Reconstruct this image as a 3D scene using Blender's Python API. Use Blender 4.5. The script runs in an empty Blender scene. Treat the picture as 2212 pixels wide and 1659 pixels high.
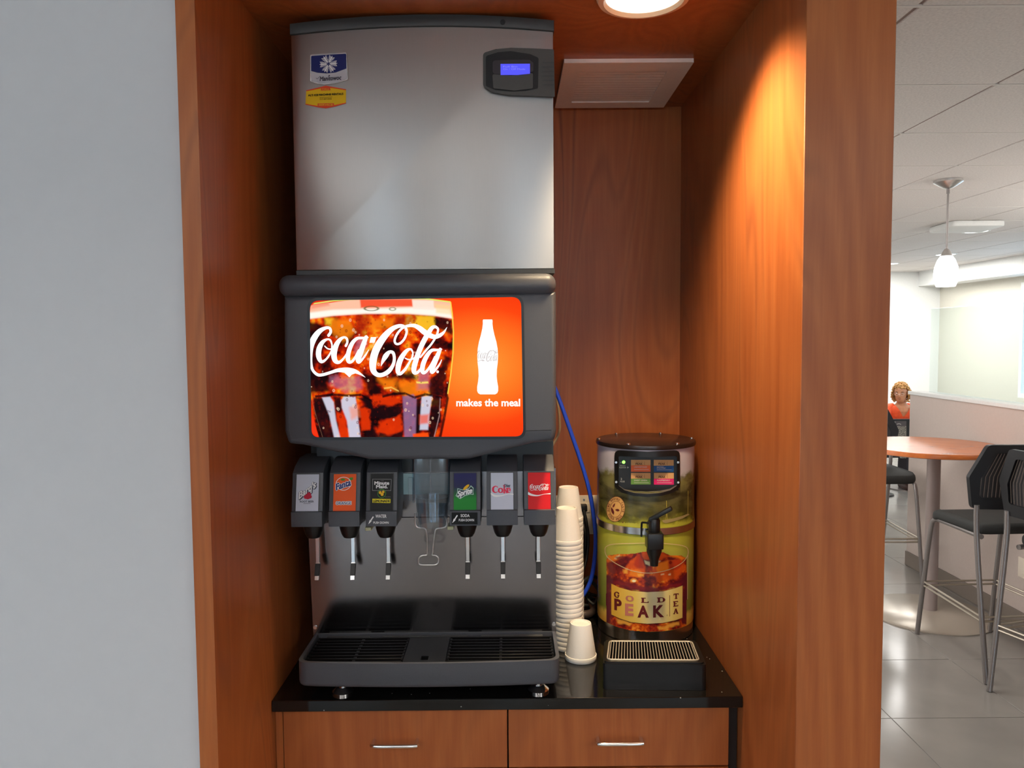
import bpy, bmesh, math, random
from mathutils import Vector, Matrix
random.seed(7)
S = bpy.context.scene
COL = S.collection
pi = math.pi

# ------------------------------------------------------------------ camera
CAM_H = 1.693
FPX, PITCH, YAW, ROLL = 1650.0, 0.0599, -0.0041, -0.0075
def _axes():
    cy, sy, cp, sp = math.cos(YAW), math.sin(YAW), math.cos(PITCH), math.sin(PITCH)
    w = Vector((-sy*cp, cy*cp, -sp)); r = Vector((cy, sy, 0)); u = r.cross(w)
    c, s = math.cos(ROLL), math.sin(ROLL)
    return c*r+s*u, -s*r+c*u, w
AR, AU, AW = _axes()
cd = bpy.data.cameras.new('camera'); cam = bpy.data.objects.new('camera', cd); COL.objects.link(cam)
cd.sensor_fit = 'HORIZONTAL'; cd.sensor_width = 36; cd.lens = 36*FPX/2212; cd.clip_start = 0.05; cd.clip_end = 100
m = Matrix((AR, AU, -AW)).transposed().to_4x4(); m.translation = (0, 0, CAM_H); cam.matrix_world = m
S.camera = cam

# ------------------------------------------------------------------ world, lamps, exposure
S.view_settings.view_transform = 'Standard'; S.view_settings.look = 'None'
S.view_settings.gamma = 1; S.view_settings.use_curve_mapping = False
S.view_settings.exposure = 0.0
W = bpy.data.worlds.new('sky'); S.world = W; W.use_nodes = True
W.node_tree.nodes['Background'].inputs[0].default_value = (0.64, 0.80, 1.0, 1)
W.node_tree.nodes['Background'].inputs[1].default_value = 3.1

def area(name, loc, rot, sx, sy, power, col, portal=False, spread=pi):
    d = bpy.data.lights.new(name, 'AREA'); d.shape = 'RECTANGLE'; d.size = sx; d.size_y = sy
    d.energy = power; d.color = col; d.spread = spread
    o = bpy.data.objects.new(name, d); COL.objects.link(o); o.location = loc; o.rotation_euler = rot
    if portal: d.cycles.is_portal = True
    return o
# added unseen fill lights in the hall behind and beside the camera
area('ceiling_fill', (1.7, -1.2, 2.555), (0, 0, 0), 0.6, 1.2, 20, (1.0, 0.95, 0.90))
area('ceiling_fill', (-1.4, -1.2, 2.555), (0, 0, 0), 0.6, 1.2, 16, (1.0, 0.95, 0.92))
area('ceiling_fill', (4.2, 1.6, 2.555), (0, 0, 0), 0.6, 1.2, 30, (1.0, 0.93, 0.86))
area('ceiling_fill', (1.2, 3.8, 2.555), (0, 0, 0), 0.5, 1.0, 30, (1.0, 0.95, 0.90))  # added out of sight behind the post to brighten floor and partition
area('partition_fill', (0.2, 5.2, 1.55), (0, -pi/2, 0), 1.2, 2.4, 27, (1.0, 0.95, 0.92))  # added out of view to brighten the partition, no fixture there
area('uplight_fill', (0.2, -2.6, 2.0), (pi, 0, 0), 2.4, 0.2, 150, (1.0, 0.96, 0.92))  # added upward fill for the ceiling that the steel door mirrors
area('uplight_fill', (4.4, 3.4, 1.95), (pi, 0, 0), 0.2, 2.6, 104, (1.0, 0.95, 0.90))  # added upward fill to lighten the ceiling tiles, no fixture
# ceiling lamps and cove of the far dining room
area('ceiling_fill', (4.6, 9.2, 2.55), (0, 0, 0), 1.4, 1.6, 95, (1.0, 0.98, 0.95))
area('ceiling_fill', (3.4, 7.2, 2.55), (0, 0, 0), 0.6, 1.2, 24, (1.0, 0.98, 0.95))
area('cove_lamp', (5.78, 6.6, 2.415), (pi, 0, 0), 0.08, 7.4, 34, (1.0, 0.97, 0.92))
# daylight openings
area('window_portal', (0.3, -4.99, 1.35), (-pi/2, 0, 0), 6.2, 2.1, 1, (1, 1, 1), True)
area('window_portal', (5.91, 7.6, 1.6), (0, pi/2, 0), 1.4, 2.4, 1, (1, 1, 1), True)
area('window_portal', (-3.59, -1.1, 1.03), (0, -pi/2, 0), 1.75, 3.0, 1, (1, 1, 1), True)  # portal of the added west opening
# lamp of the niche downlight
d = bpy.data.lights.new('downlight_lamp', 'SPOT'); d.energy = 92; d.color = (1.0, 0.76, 0.46)
d.spot_size = math.radians(112); d.spot_blend = 0.85; d.shadow_soft_size = 0.05
o = bpy.data.objects.new('downlight_lamp', d); COL.objects.link(o); o.location = (0.272, 1.468, 2.338)
o.rotation_euler = Vector((0.26, 0.0, -1.0)).to_track_quat('-Z', 'Y').to_euler()

# ------------------------------------------------------------------ measuring helpers: photo measurements -> points on real surfaces
def _ray(px, py): return AW + AR*((px-1106)/FPX) - AU*((py-829.5)/FPX)
def U(px, py, X=None, Y=None, Z=None):
    d = _ray(px, py)
    t = X/d.x if X is not None else (Y/d.y if Y is not None else (Z-CAM_H)/d.z)
    p = d*t; p.z += CAM_H; return p
def onY(Y): return lambda u, v: U(u, v, Y=Y)

# ------------------------------------------------------------------ materials
def lin(c):
    c = c/255.0
    return c/12.92 if c <= 0.04045 else ((c+0.055)/1.055)**2.4
def rgb(r, g, b): return (lin(r), lin(g), lin(b), 1)
MATS = {}
def mat(name, col, rough=0.5, metal=0.0, emit=None, es=1.0, alpha=None, trans=0.0, ior=1.45, coat=0.0, spec=None):
    if name in MATS: return MATS[name]
    m = bpy.data.materials.new(name); m.use_nodes = True
    b = m.node_tree.nodes['Principled BSDF']; I = b.inputs
    I['Base Color'].default_value = col; I['Roughness'].default_value = rough; I['Metallic'].default_value = metal
    I['IOR'].default_value = ior
    if trans: I['Transmission Weight'].default_value = trans
    if coat: I['Coat Weight'].default_value = coat; I['Coat Roughness'].default_value = 0.1
    if emit: I['Emission Color'].default_value = emit; I['Emission Strength'].default_value = es
    if alpha is not None: I['Alpha'].default_value = alpha
    if spec is not None: I['Specular IOR Level'].default_value = spec
    MATS[name] = m; return m
class NT:
    def __init__(s, m):
        s.t = m.node_tree; s.b = s.t.nodes['Principled BSDF']
    def n(s, kind, **kw):
        x = s.t.nodes.new(kind)
        for k, v in kw.items():
            if k.startswith('i_'): x.inputs[k[2:].replace('_', ' ')].default_value = v
            elif k.startswith('x'): x.inputs[int(k[1:])].default_value = v
            else: setattr(x, k, v)
        return x
    def l(s, a, b): s.t.links.new(a, b)
    def coord(s, scale=(1, 1, 1), loc=(0, 0, 0)):
        c = s.n('ShaderNodeTexCoord'); mp = s.n('ShaderNodeMapping')
        mp.inputs['Scale'].default_value = scale; mp.inputs['Location'].default_value = loc
        s.l(c.outputs['Object'], mp.inputs['Vector']); return mp.outputs[0]
    def noise(s, vec, scale, detail=3, rough=0.5, dist=0.0):
        x = s.n('ShaderNodeTexNoise'); x.inputs['Scale'].default_value = scale; x.inputs['Detail'].default_value = detail
        x.inputs['Roughness'].default_value = rough; x.inputs['Distortion'].default_value = dist
        s.l(vec, x.inputs['Vector']); return x.outputs['Fac']
    def ramp(s, fac, stops, interp='LINEAR'):
        x = s.n('ShaderNodeValToRGB'); e = x.color_ramp.elements; x.color_ramp.interpolation = interp
        while len(e) > 1: e.remove(e[-1])
        e[0].position = stops[0][0]; e[0].color = stops[0][1]
        for p, c in stops[1:]:
            q = e.new(p); q.color = c
        s.l(fac, x.inputs[0]); return x.outputs[0]
    def math(s, op, a, b=None):
        x = s.n('ShaderNodeMath', operation=op)
        for i, v in enumerate((a, b)):
            if v is None: continue
            if isinstance(v, (int, float)): x.inputs[i].default_value = v
            else: s.l(v, x.inputs[i])
        return x.outputs[0]
    def mix(s, fac, a, b, mode='MIX'):
        x = s.n('ShaderNodeMix', data_type='RGBA', blend_type=mode)
        for sock, v in ((x.inputs[0], fac), (x.inputs[6], a), (x.inputs[7], b)):
            if isinstance(v, (int, float)): sock.default_value = v
            elif isinstance(v, tuple): sock.default_value = v
            else: s.l(v, sock)
        return x.outputs[2]
    def bump(s, h, strength, dist=0.001):
        x = s.n('ShaderNodeBump'); x.inputs['Strength'].default_value = strength; x.inputs['Distance'].default_value = dist
        s.l(h, x.inputs['Height']); s.l(x.outputs[0], s.b.inputs['Normal'])
    def base(s, c): s.l(c, s.b.inputs['Base Color'])
    def emit(s, c, k):
        s.l(c, s.b.inputs['Emission Color']); s.b.inputs['Emission Strength'].default_value = k

def wood(name, along='z', off=(0, 0, 0), tone=1.0):
    m = mat(name, (0.3, 0.1, 0.04, 1), rough=0.36, spec=0.4); n = NT(m)
    k = {'z': (1, 1, 0.16), 'x': (0.16, 1, 1)}[along]
    v = n.coord(k, off)
    f1 = n.noise(v, 3.4, 1.5, 0.4, 0.25)
    arches = n.math('SINE', n.math('MULTIPLY', f1, 95.0))
    arches = n.math('MULTIPLY_ADD', arches, 0.5); arches.node.inputs[2].default_value = 0.5
    v2 = n.coord({'z': (1, 1, 0.045), 'x': (0.045, 1, 1)}[along], off)
    f2 = n.noise(v2, 70, 4, 0.65)
    f3 = n.noise(v, 2.3, 2)
    f4 = n.noise(v2, 260, 2, 0.5)
    t = n.math('MULTIPLY_ADD', arches, 0.16); t.node.inputs[2].default_value = 0.08
    t = n.math('ADD', t, n.math('MULTIPLY', f2, 0.40))
    t = n.math('ADD', t, n.math('MULTIPLY', f3, 0.45))
    t = n.math('ADD', t, n.math('MULTIPLY', f4, 0.12))
    a = tone
    c = n.ramp(t, [(0.30, (0.235*a, 0.056*a, 0.0150*a, 1)), (0.54, (0.335*a, 0.090*a, 0.0235*a, 1)),
                   (0.68, (0.385*a, 0.111*a, 0.0295*a, 1)), (0.90, (0.47*a, 0.152*a, 0.043*a, 1))])
    ln = n.math('POWER', arches, 9.0); f5 = n.noise(v, 4.0, 2)
    ln = n.math('MULTIPLY', ln, n.math('MULTIPLY', n.math('SUBTRACT', f5, 0.40), 3.2)); ln.node.use_clamp = True
    c = n.mix(n.math('MULTIPLY', ln, 0.75), c, (0.19*a, 0.050*a, 0.018*a, 1))
    n.base(c); n.bump(f2, 0.05)
    return m
M_wood = wood('cherry_laminate')
M_wood2 = wood('cherry_laminate_post', off=(3.3, 1.7, 0.4))
M_wood3 = wood('cherry_laminate_drawer', off=(5.1, 2.2, 1.4))
M_woodx = wood('cherry_laminate_table', along='x', off=(1, 1, 1), tone=1.5)
def plain(name, c, rough=0.6, grain=0.0, scale=200, bump=0.0, metal=0.0, **kw):
    m = mat(name, c, rough, metal, **kw); n = NT(m)
    f = n.noise(n.coord(), scale, 3)
    if grain: n.base(n.ramp(f, [(0.3, tuple(x*(1-grain) for x in c[:3])+(1,)), (0.7, tuple(min(1, x*(1+grain)) for x in c[:3])+(1,))]))
    if bump: n.bump(f, bump)
    return m
M_wall = plain('white_wall_paint', rgb(204, 203, 203), 0.7, 0.008, 40, 0.0)
M_far = plain('far_wall_paint', rgb(226, 228, 226), 0.7, 0.02, 60)
M_sage = plain('sage_wall_paint', rgb(205, 202, 190), 0.7, 0.02, 60)
M_half = plain('beige_grey_paint', rgb(198, 184, 176), 0.65, 0.02, 80, 0.04)
M_base = plain('taupe_baseboard', rgb(128, 117, 108), 0.6, 0.03, 80)
M_ctile = plain('ceiling_tile_fissured', rgb(214, 209, 205), 0.9, 0.10, 120, 0.5)
M_cgrid = plain('ceiling_grid_white', rgb(216, 212, 206), 0.6, 0.02, 50)
M_cgap = plain('ceiling_reveal_shadow_grey', rgb(150, 132, 124), 0.8, 0.02, 50)
M_tile = plain('grey_stone_tile', rgb(138, 134, 128), 0.16, 0.10, 3.0, 0.0)
M_grout = plain('grey_grout', rgb(105, 102, 98), 0.8, 0.05, 60)
M_char = plain('charcoal_plastic', rgb(70, 72, 78), 0.42, 0.08, 900, 0.18)
M_capg = plain('dark_grey_plastic', rgb(58, 60, 60), 0.5, 0.05, 700, 0.1)
M_pod = plain('olive_black_plastic', rgb(66, 66, 63), 0.45, 0.05, 700, 0.1)
M_blk = plain('black_plastic', rgb(22, 22, 23), 0.3, 0.05, 300)
M_blkm = plain('black_matte', rgb(20, 20, 21), 0.6, 0.05, 300)
M_grate = plain('black_grate_plastic', rgb(8, 8, 9), 0.5, 0.05, 300, spec=0.2)
M_chrome = plain('chrome', (0.82, 0.82, 0.82, 1), 0.13, 0.02, 100, metal=1.0)
M_nick = plain('brushed_nickel', (0.62, 0.61, 0.60, 1), 0.30, 0.05, 100, metal=1.0)
M_grey = plain('grey_metal_tube', rgb(150, 144, 142), 0.35, 0.03, 100, metal=0.75)
M_foam = plain('white_foam', rgb(236, 232, 226), 0.55, 0.015, 400, 0.05)
M_ven = plain('almond_vent_enamel', rgb(246, 236, 228), 0.5, 0.02, 80)
M_ivory = plain('ivory_plate', rgb(236, 224, 208), 0.4, 0.01, 80)
M_blue = plain('blue_hose', rgb(45, 85, 225), 0.35, 0.05, 50)
M_tan = plain('clear_tan_hose', rgb(178, 152, 118), 0.3, 0.05, 50)
M_cord = plain('black_cord', rgb(26, 25, 25), 0.45, 0.05, 50)
M_lid = plain('brown_black_lid', rgb(36, 26, 24), 0.22, 0.05, 100, spec=0.6)
M_orange = plain('orange_blouse', rgb(240, 92, 48), 0.7, 0.10, 30, 0.2)
M_skin = plain('skin', rgb(205, 142, 104), 0.5, 0.04, 30)
M_hair = plain('blond_brown_curls', rgb(178, 132, 74), 0.6, 0.35, 90, 0.3)
M_dark = plain('dark_brown', rgb(60, 34, 28), 0.5, 0.05, 30)
M_seat = plain('charcoal_upholstery', rgb(48, 49, 48), 0.75, 0.15, 400, 0.2)
M_frame = plain('black_chair_plastic', rgb(30, 30, 33), 0.4, 0.05, 200)
M_strand = plain('taupe_mesh_strand', rgb(116, 104, 96), 0.6, 0.05, 200)
M_meshd = plain('dark_mesh_sheet', rgb(54, 52, 54), 0.7, 0.1, 900)
M_toe = plain('dark_toe_kick', rgb(30, 22, 20), 0.6, 0.05, 40)
M_lip = plain('warm_grey_lip', rgb(92, 86, 82), 0.35, 0.03, 60)

def steel(name, c, rough, zs, aniso=0):
    m = mat(name, c, rough, 1.0); n = NT(m)
    f = n.noise(n.coord((1, 1, 40) if zs else (60, 60, 0.6)), 30, 3, 0.6)
    r = n.math('MULTIPLY_ADD', f, 0.12); r.node.inputs[2].default_value = rough-0.06
    n.l(r, n.b.inputs['Roughness'])
    n.base(n.ramp(f, [(0.3, tuple(x*0.95 for x in c[:3])+(1,)), (0.7, c)]))
    if aniso:
        tg = n.n('ShaderNodeTangent', direction_type='RADIAL', axis='Z'); n.l(tg.outputs[0], n.b.inputs['Tangent'])
        n.b.inputs['Anisotropic'].default_value = aniso; n.b.inputs['Anisotropic Rotation'].default_value = 0.25
    return m
M_door = steel('stainless_door', (0.46, 0.44, 0.42, 1), 0.36, False, 0.8)
M_splash = steel('stainless_splash', (0.31, 0.295, 0.30, 1), 0.17, True)
M_bandm = steel('stainless_band', (0.66, 0.64, 0.62, 1), 0.20, True)

m = M_gran = mat('black_granite', (0.006, 0.006, 0.006, 1), 0.07, spec=0.55); n = NT(m)
vo = n.n('ShaderNodeTexVoronoi'); vo.inputs['Scale'].default_value = 120; n.l(n.coord(), vo.inputs['Vector'])
wn = n.n('ShaderNodeTexWhiteNoise'); n.l(vo.outputs['Position'], wn.inputs['Vector'])
speck = n.math('MULTIPLY', n.math('LESS_THAN', vo.outputs['Distance'], 0.16), n.math('GREATER_THAN', wn.outputs[0], 0.975))
n.base(n.mix(speck, (0.007, 0.0065, 0.006, 1), (0.45, 0.45, 0.42, 1)))

def glassy(name, tint, gloss, ior=1.35):
    m = bpy.data.materials.new(name); m.use_nodes = True; t = m.node_tree
    for x in list(t.nodes): t.nodes.remove(x)
    out = t.nodes.new('ShaderNodeOutputMaterial'); mx = t.nodes.new('ShaderNodeMixShader')
    tr = t.nodes.new('ShaderNodeBsdfTransparent'); gl = t.nodes.new('ShaderNodeBsdfGlossy')
    fr = t.nodes.new('ShaderNodeLayerWeight'); pw = t.nodes.new('ShaderNodeMath'); pw.operation = 'POWER'; pw.inputs[1].default_value = 4.0
    t.links.new(fr.outputs['Facing'], pw.inputs[0])
    ad = t.nodes.new('ShaderNodeMath'); ad.operation = 'MULTIPLY_ADD'; ad.inputs[1].default_value = 0.45; ad.inputs[2].default_value = 0.02+gloss
    tr.inputs[0].default_value = tint; gl.inputs['Roughness'].default_value = 0.06
    t.links.new(pw.outputs[0], ad.inputs[0]); t.links.new(ad.outputs[0], mx.inputs[0])
    t.links.new(tr.outputs[0], mx.inputs[1]); t.links.new(gl.outputs[0], mx.inputs[2]); t.links.new(mx.outputs[0], out.inputs[0])
    return m
M_glass = glassy('clear_pane', (0.93, 0.97, 0.965, 1), 0.0)
M_acry = glassy('clear_acrylic', (0.86, 0.91, 0.95, 1), 0.10, 1.45)

def glow(name, c, k): return mat(name, (0, 0, 0, 1), 0.6, emit=c, es=k, spec=0.0)
def ink(name, c, rough=0.45): return mat('ink_'+name, c, rough, spec=0.25)
I_white = ink('white', rgb(235, 235, 235)); I_navy = ink('navy', rgb(30, 38, 110)); I_black = ink('black', rgb(14, 14, 14))
I_red = ink('red', rgb(205, 18, 26)); I_orange = ink('orange', rgb(226, 84, 12)); I_silver = ink('silver', rgb(196, 200, 214))
I_yel = ink('yellow', rgb(236, 222, 30)); I_gold = ink('gold', rgb(232, 178, 20)); I_green = ink('green', rgb(70, 140, 40))
I_grey = ink('grey', rgb(70, 76, 92)); I_straw = ink('raspberry', rgb(178, 22, 52)); I_pink = ink('pinkred', rgb(222, 40, 76))
I_maroon = ink('maroon', rgb(98, 28, 30)); I_tan = ink('tan', rgb(200, 152, 100)); I_hot = ink('magenta', rgb(206, 30, 104))
I_blue = ink('blue', rgb(28, 76, 132)); I_coral = ink('coral', rgb(222, 104, 58)); I_leaf = ink('leafgreen', rgb(92, 134, 64))
I_mgrey = ink('midgrey', rgb(128, 128, 128)); I_badge = ink('badge', rgb(222, 172, 104)); I_cream = ink('cream', rgb(232, 210, 140))
I_rose = ink('rose', rgb(190, 116, 100)); I_stick = ink('stickeryellow', rgb(226, 182, 8)); I_sred = ink('stickerred', rgb(220, 72, 36))
I_pale = ink('badgesilver', rgb(186, 184, 190)); I_deep = ink('deepblue', rgb(24, 32, 96))

# ------------------------------------------------------------------ mesh building
def rnd(pts, r, seg=5):
    """round the corners of a polygon; r one radius or a list"""
    out = []; N = len(pts)
    for i, p in enumerate(pts):
        ri = r[i] if isinstance(r, (list, tuple)) else r
        p = Vector(p[:2]); a = Vector(pts[i-1][:2]); b = Vector(pts[(i+1) % N][:2])
        if ri <= 0: out.append((p.x, p.y)); continue
        da = (a-p).normalized(); db = (b-p).normalized(); ang = da.angle(db)
        t = min(ri/math.tan(ang/2), 0.49*(a-p).length, 0.49*(b-p).length)
        p0, p1 = p+da*t, p+db*t
        for k in range(seg+1):
            s = k/seg; q = p0*(1-s)**2+p*2*s*(1-s)+p1*s*s
            out.append((q.x, q.y))
    return out
def circ(cx, cy, rx, ry=None, n=24, rot=0.0, a0=0, a1=2*pi):
    ry = rx if ry is None else ry; out = []
    full = abs(a1-a0-2*pi) < 1e-6
    for k in range(n if full else n+1):
        a = a0+(a1-a0)*k/n; x, y = rx*math.cos(a), ry*math.sin(a)
        out.append((cx+x*math.cos(rot)-y*math.sin(rot), cy+x*math.sin(rot)+y*math.cos(rot)))
    return out
def ringpolys(o, i):
    N = len(o); return [[o[k], o[(k+1) % N], i[(k+1) % N], i[k]] for k in range(N)]
def smooth(pts, n=6, closed=False):
    N = len(pts); out = []
    P = [Vector(p) for p in pts]
    rng = range(N) if closed else range(N-1)
    for i in rng:
        if closed: a, b, c, d = P[i-1], P[i], P[(i+1) % N], P[(i+2) % N]
        else: a, b, c, d = P[max(i-1, 0)], P[i], P[i+1], P[min(i+2, N-1)]
        for k in range(n):
            t = k/n
            out.append(0.5*((2*b)+(c-a)*t+(2*a-5*b+4*c-d)*t*t+(3*b-a-3*c+d)*t**3))
    if not closed: out.append(P[-1])
    return out
def stroke(pts, n=6):
    """(u, v, width) path -> ribbon quads plus round joints"""
    q = smooth(pts, n); polys = []; L = []; R = []
    for i, p in enumerate(q):
        a = q[max(i-1, 0)]; b = q[min(i+1, len(q)-1)]; d = Vector((b.x-a.x, b.y-a.y))
        if d.length < 1e-9: d = Vector((1, 0))
        d.normalize(); nn = Vector((-d.y, d.x))*max(p.z, 0)/2
        L.append((p.x+nn.x, p.y+nn.y)); R.append((p.x-nn.x, p.y-nn.y))
    for i in range(len(q)-1): polys.append([L[i], L[i+1], R[i+1], R[i]])
    for p in (q[0], q[-1]):
        if p.z > 6: polys.append(circ(p.x, p.y, p.z/2, n=12))
    return polys

class MB:
    def __init__(s): s.bm = bmesh.new()
    def box(s, x0, x1, y0, y1, z0, z1, bev=0, seg=2):
        r = bmesh.ops.create_cube(s.bm, size=1.0); vs = r['verts']
        for v in vs: v.co = Vector(((x0+x1)/2+v.co.x*(x1-x0), (y0+y1)/2+v.co.y*(y1-y0), (z0+z1)/2+v.co.z*(z1-z0)))
        if bev:
            es = {e for v in vs for e in v.link_edges}
            bmesh.ops.bevel(s.bm, geom=list(es), offset=bev, segments=seg, profile=0.5, affect='EDGES')
        return s
    def prism(s, pts, a0, a1, axis='y', bev=0, seg=2, front_only=False):
        f3 = {'y': lambda p, a: (p[0], a, p[1]), 'z': lambda p, a: (p[0], p[1], a), 'x': lambda p, a: (a, p[0], p[1])}[axis]
        A = [s.bm.verts.new(f3(p, a0)) for p in pts]; B = [s.bm.verts.new(f3(p, a1)) for p in pts]
        fa = s.bm.faces.new(A); fb = s.bm.faces.new(B[::-1]); N = len(pts); fs = [fa, fb]
        for i in range(N): fs.append(s.bm.faces.new((A[i], B[i], B[(i+1) % N], A[(i+1) % N])))
        bmesh.ops.recalc_face_normals(s.bm, faces=fs)
        if bev:
            es = list(fa.edges) if front_only else list(fa.edges)+list(fb.edges)
            bmesh.ops.bevel(s.bm, geom=es, offset=bev, segments=seg, profile=0.5, affect='EDGES')
        return s
    def ring(s, o, i, a0, a1, axis='z'):
        f3 = {'y': lambda p, a: (p[0], a, p[1]), 'z': lambda p, a: (p[0], p[1], a), 'x': lambda p, a: (a, p[0], p[1])}[axis]
        N = len(o); V = [[s.bm.verts.new(f3(p, a)) for p in L] for L, a in ((o, a0), (o, a1), (i, a1), (i, a0))]; fs = []
        for r in range(4):
            for k in range(N): fs.append(s.bm.faces.new((V[r][k], V[r][(k+1) % N], V[(r+1) % 4][(k+1) % N], V[(r+1) % 4][k])))
        bmesh.ops.recalc_face_normals(s.bm, faces=fs); return s
    def lathe(s, prof, cx=0, cy=0, n=28, z0=0, axis=None, closed=False):
        """profile [(r, z)], about the vertical through cx, cy (axis: matrix applied after)"""
        rows = []
        for r, z in prof:
            if r < 1e-6: rows.append([s.bm.verts.new((cx, cy, z0+z))])
            else: rows.append([s.bm.verts.new((cx+r*math.cos(2*pi*k/n), cy+r*math.sin(2*pi*k/n), z0+z)) for k in range(n)])
        fs = []
        for a, b in zip(rows, rows[1:]):
            for k in range(n):
                q = []
                for v in (a[k % len(a)], a[(k+1) % len(a)], b[(k+1) % len(b)], b[k % len(b)]):
                    if v not in q: q.append(v)
                if len(q) > 2: fs.append(s.bm.faces.new(q))
        if not closed:
            for row in (rows[0], rows[-1]):
                if len(row) > 2: fs.append(s.bm.faces.new(row))
        bmesh.ops.recalc_face_normals(s.bm, faces=fs)
        if axis is not None: bmesh.ops.transform(s.bm, matrix=axis, verts=list({v for r in rows for v in r}))
        return s
    def rod(s, p0, p1, r, r1=None, n=12):
        p0, p1 = Vector(p0), Vector(p1); d = p1-p0; r1 = r if r1 is None else r1
        mtx = Matrix.Translation(p0) @ d.to_track_quat('Z', 'Y').to_matrix().to_4x4()
        return s.lathe([(r, 0), (r1, d.length)], n=n, axis=mtx)
    def tube(s, path, r, n=8, sm=5, closed=False, flat=1.0):
        if isinstance(r, (list, tuple)):
            Q = smooth([Vector((*p, q)) for p, q in zip(path, r)], sm, closed); P = [q.to_3d() for q in Q]; RR = [q.w for q in Q]
        else:
            P = smooth(path, sm, closed) if sm else [Vector(p) for p in path]; RR = [r]*len(P)
        N = len(P); rows = []; prev = None
        for i, p in enumerate(P):
            a = P[i-1] if (i or closed) else P[0]; b = P[(i+1) % N] if (i < N-1 or closed) else P[-1]
            t = (b-a).normalized()
            if prev is None:
                x = t.orthogonal().normalized()
                if abs(t.z) > 0.8: x = Vector((1, 0, 0)); x = (x-t*x.dot(t)).normalized()
            else: x = (prev-t*prev.dot(t)).normalized()
            prev = x; y = t.cross(x)
            r_ = RR[i]; rows.append([s.bm.verts.new(p+x*r_*math.cos(2*pi*k/n)+y*r_*flat*math.sin(2*pi*k/n)) for k in range(n)])
        fs = []
        for i in range(N if closed else N-1):
            A, B = rows[i], rows[(i+1) % N]
            for k in range(n): fs.append(s.bm.faces.new((A[k], A[(k+1) % n], B[(k+1) % n], B[k])))
        if not closed: fs += [s.bm.faces.new(rows[0]), s.bm.faces.new(rows[-1])]
        bmesh.ops.recalc_face_normals(s.bm, faces=fs); return s
    def ball(s, c, rx, ry=None, rz=None, n=12):
        ry = rx if ry is None else ry; rz = rx if rz is None else rz
        r = bmesh.ops.create_uvsphere(s.bm, u_segments=n, v_segments=max(6, n//2+2), radius=1.0)
        for v in r['verts']: v.co = Vector((c[0]+v.co.x*rx, c[1]+v.co.y*ry, c[2]+v.co.z*rz))
        return s
    def flat(s, polys, f, cut=None, lift=0):
        """2-D polygons laid onto the surface f(u, v); cut: width of the strips they are divided into to follow a curve"""
        t = bmesh.new()
        for p in polys:
            try: t.faces.new([t.verts.new((a[0], a[1], 0)) for a in p])
            except ValueError: pass
        t.faces.index_update()
        if cut:
            xs = [v.co.x for v in t.verts]
            if xs:
                k = math.floor(min(xs)/cut)+1
                while k*cut < max(xs):
                    bmesh.ops.bisect_plane(t, geom=t.verts[:]+t.edges[:]+t.faces[:], plane_co=(k*cut, 0, 0), plane_no=(1, 0, 0)); k += 1
        # overlapping strokes of one print lie a few microns apart, so that none shades another
        mp = {v: s.bm.verts.new(f(v.co.x, v.co.y)) for v in t.verts}
        for v, w in mp.items(): w.co.y -= ((v.link_faces[0].index if v.link_faces else 0) % 23+lift)*6e-6
        for q in t.faces: s.bm.faces.new([mp[v] for v in q.verts])
        t.free(); return s
    def text(s, body, boxr, f, bold=0.0, shear=0.0, rot=0.0, cut=None, space=1.0, fat=None, slope=0.0):
        """lettering fitted to the box (u0, v0, u1, v1) and turned by rot about its centre"""
        cu = bpy.data.curves.new('lettering', 'FONT'); cu.body = body; cu.size = 1; cu.offset = bold; cu.shear = shear
        cu.space_character = space; cu.resolution_u = 3
        ob = bpy.data.objects.new('lettering', cu); COL.objects.link(ob)
        me = bpy.data.meshes.new_from_object(ob.evaluated_get(bpy.context.evaluated_depsgraph_get()))
        co = [v.co.copy() for v in me.vertices]
        if co:
            x0 = min(c.x for c in co); x1 = max(c.x for c in co); y0 = min(c.y for c in co); y1 = max(c.y for c in co)
            u0, v0, u1, v1 = boxr; cx, cy = (u0+u1)/2, (v0+v1)/2; P = []
            for c in co:
                u = u0+(c.x-x0)/(x1-x0)*(u1-u0); v = v1+(c.y-y0)/(y1-y0)*(v0-v1)
                du, dv = u-cx, v-cy
                dv += slope*du
                P.append((cx+du*math.cos(rot)-dv*math.sin(rot), cy+du*math.sin(rot)+dv*math.cos(rot)))
            offs = [(0, 0)]
            if fat: offs = [(fat[0]*math.cos(q*pi/4), fat[1]*math.sin(q*pi/4)) for q in range(8)]
            for k, (du, dv) in enumerate(offs): s.flat([[(P[i][0]+du, P[i][1]+dv) for i in p.vertices] for p in me.polygons], f, cut, 23*k)
        bpy.data.objects.remove(ob); bpy.data.meshes.remove(me); bpy.data.curves.remove(cu)
        return s
    def grid(s, us, vs, f, skip=None):
        V = [[s.bm.verts.new(f(u, v)) for u in us] for v in vs]
        for j in range(len(vs)-1):
            for i in range(len(us)-1):
                if skip and skip((us[i]+us[i+1])/2, (vs[j]+vs[j+1])/2): continue
                s.bm.faces.new((V[j][i], V[j][i+1], V[j+1][i+1], V[j+1][i]))
        return s

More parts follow.
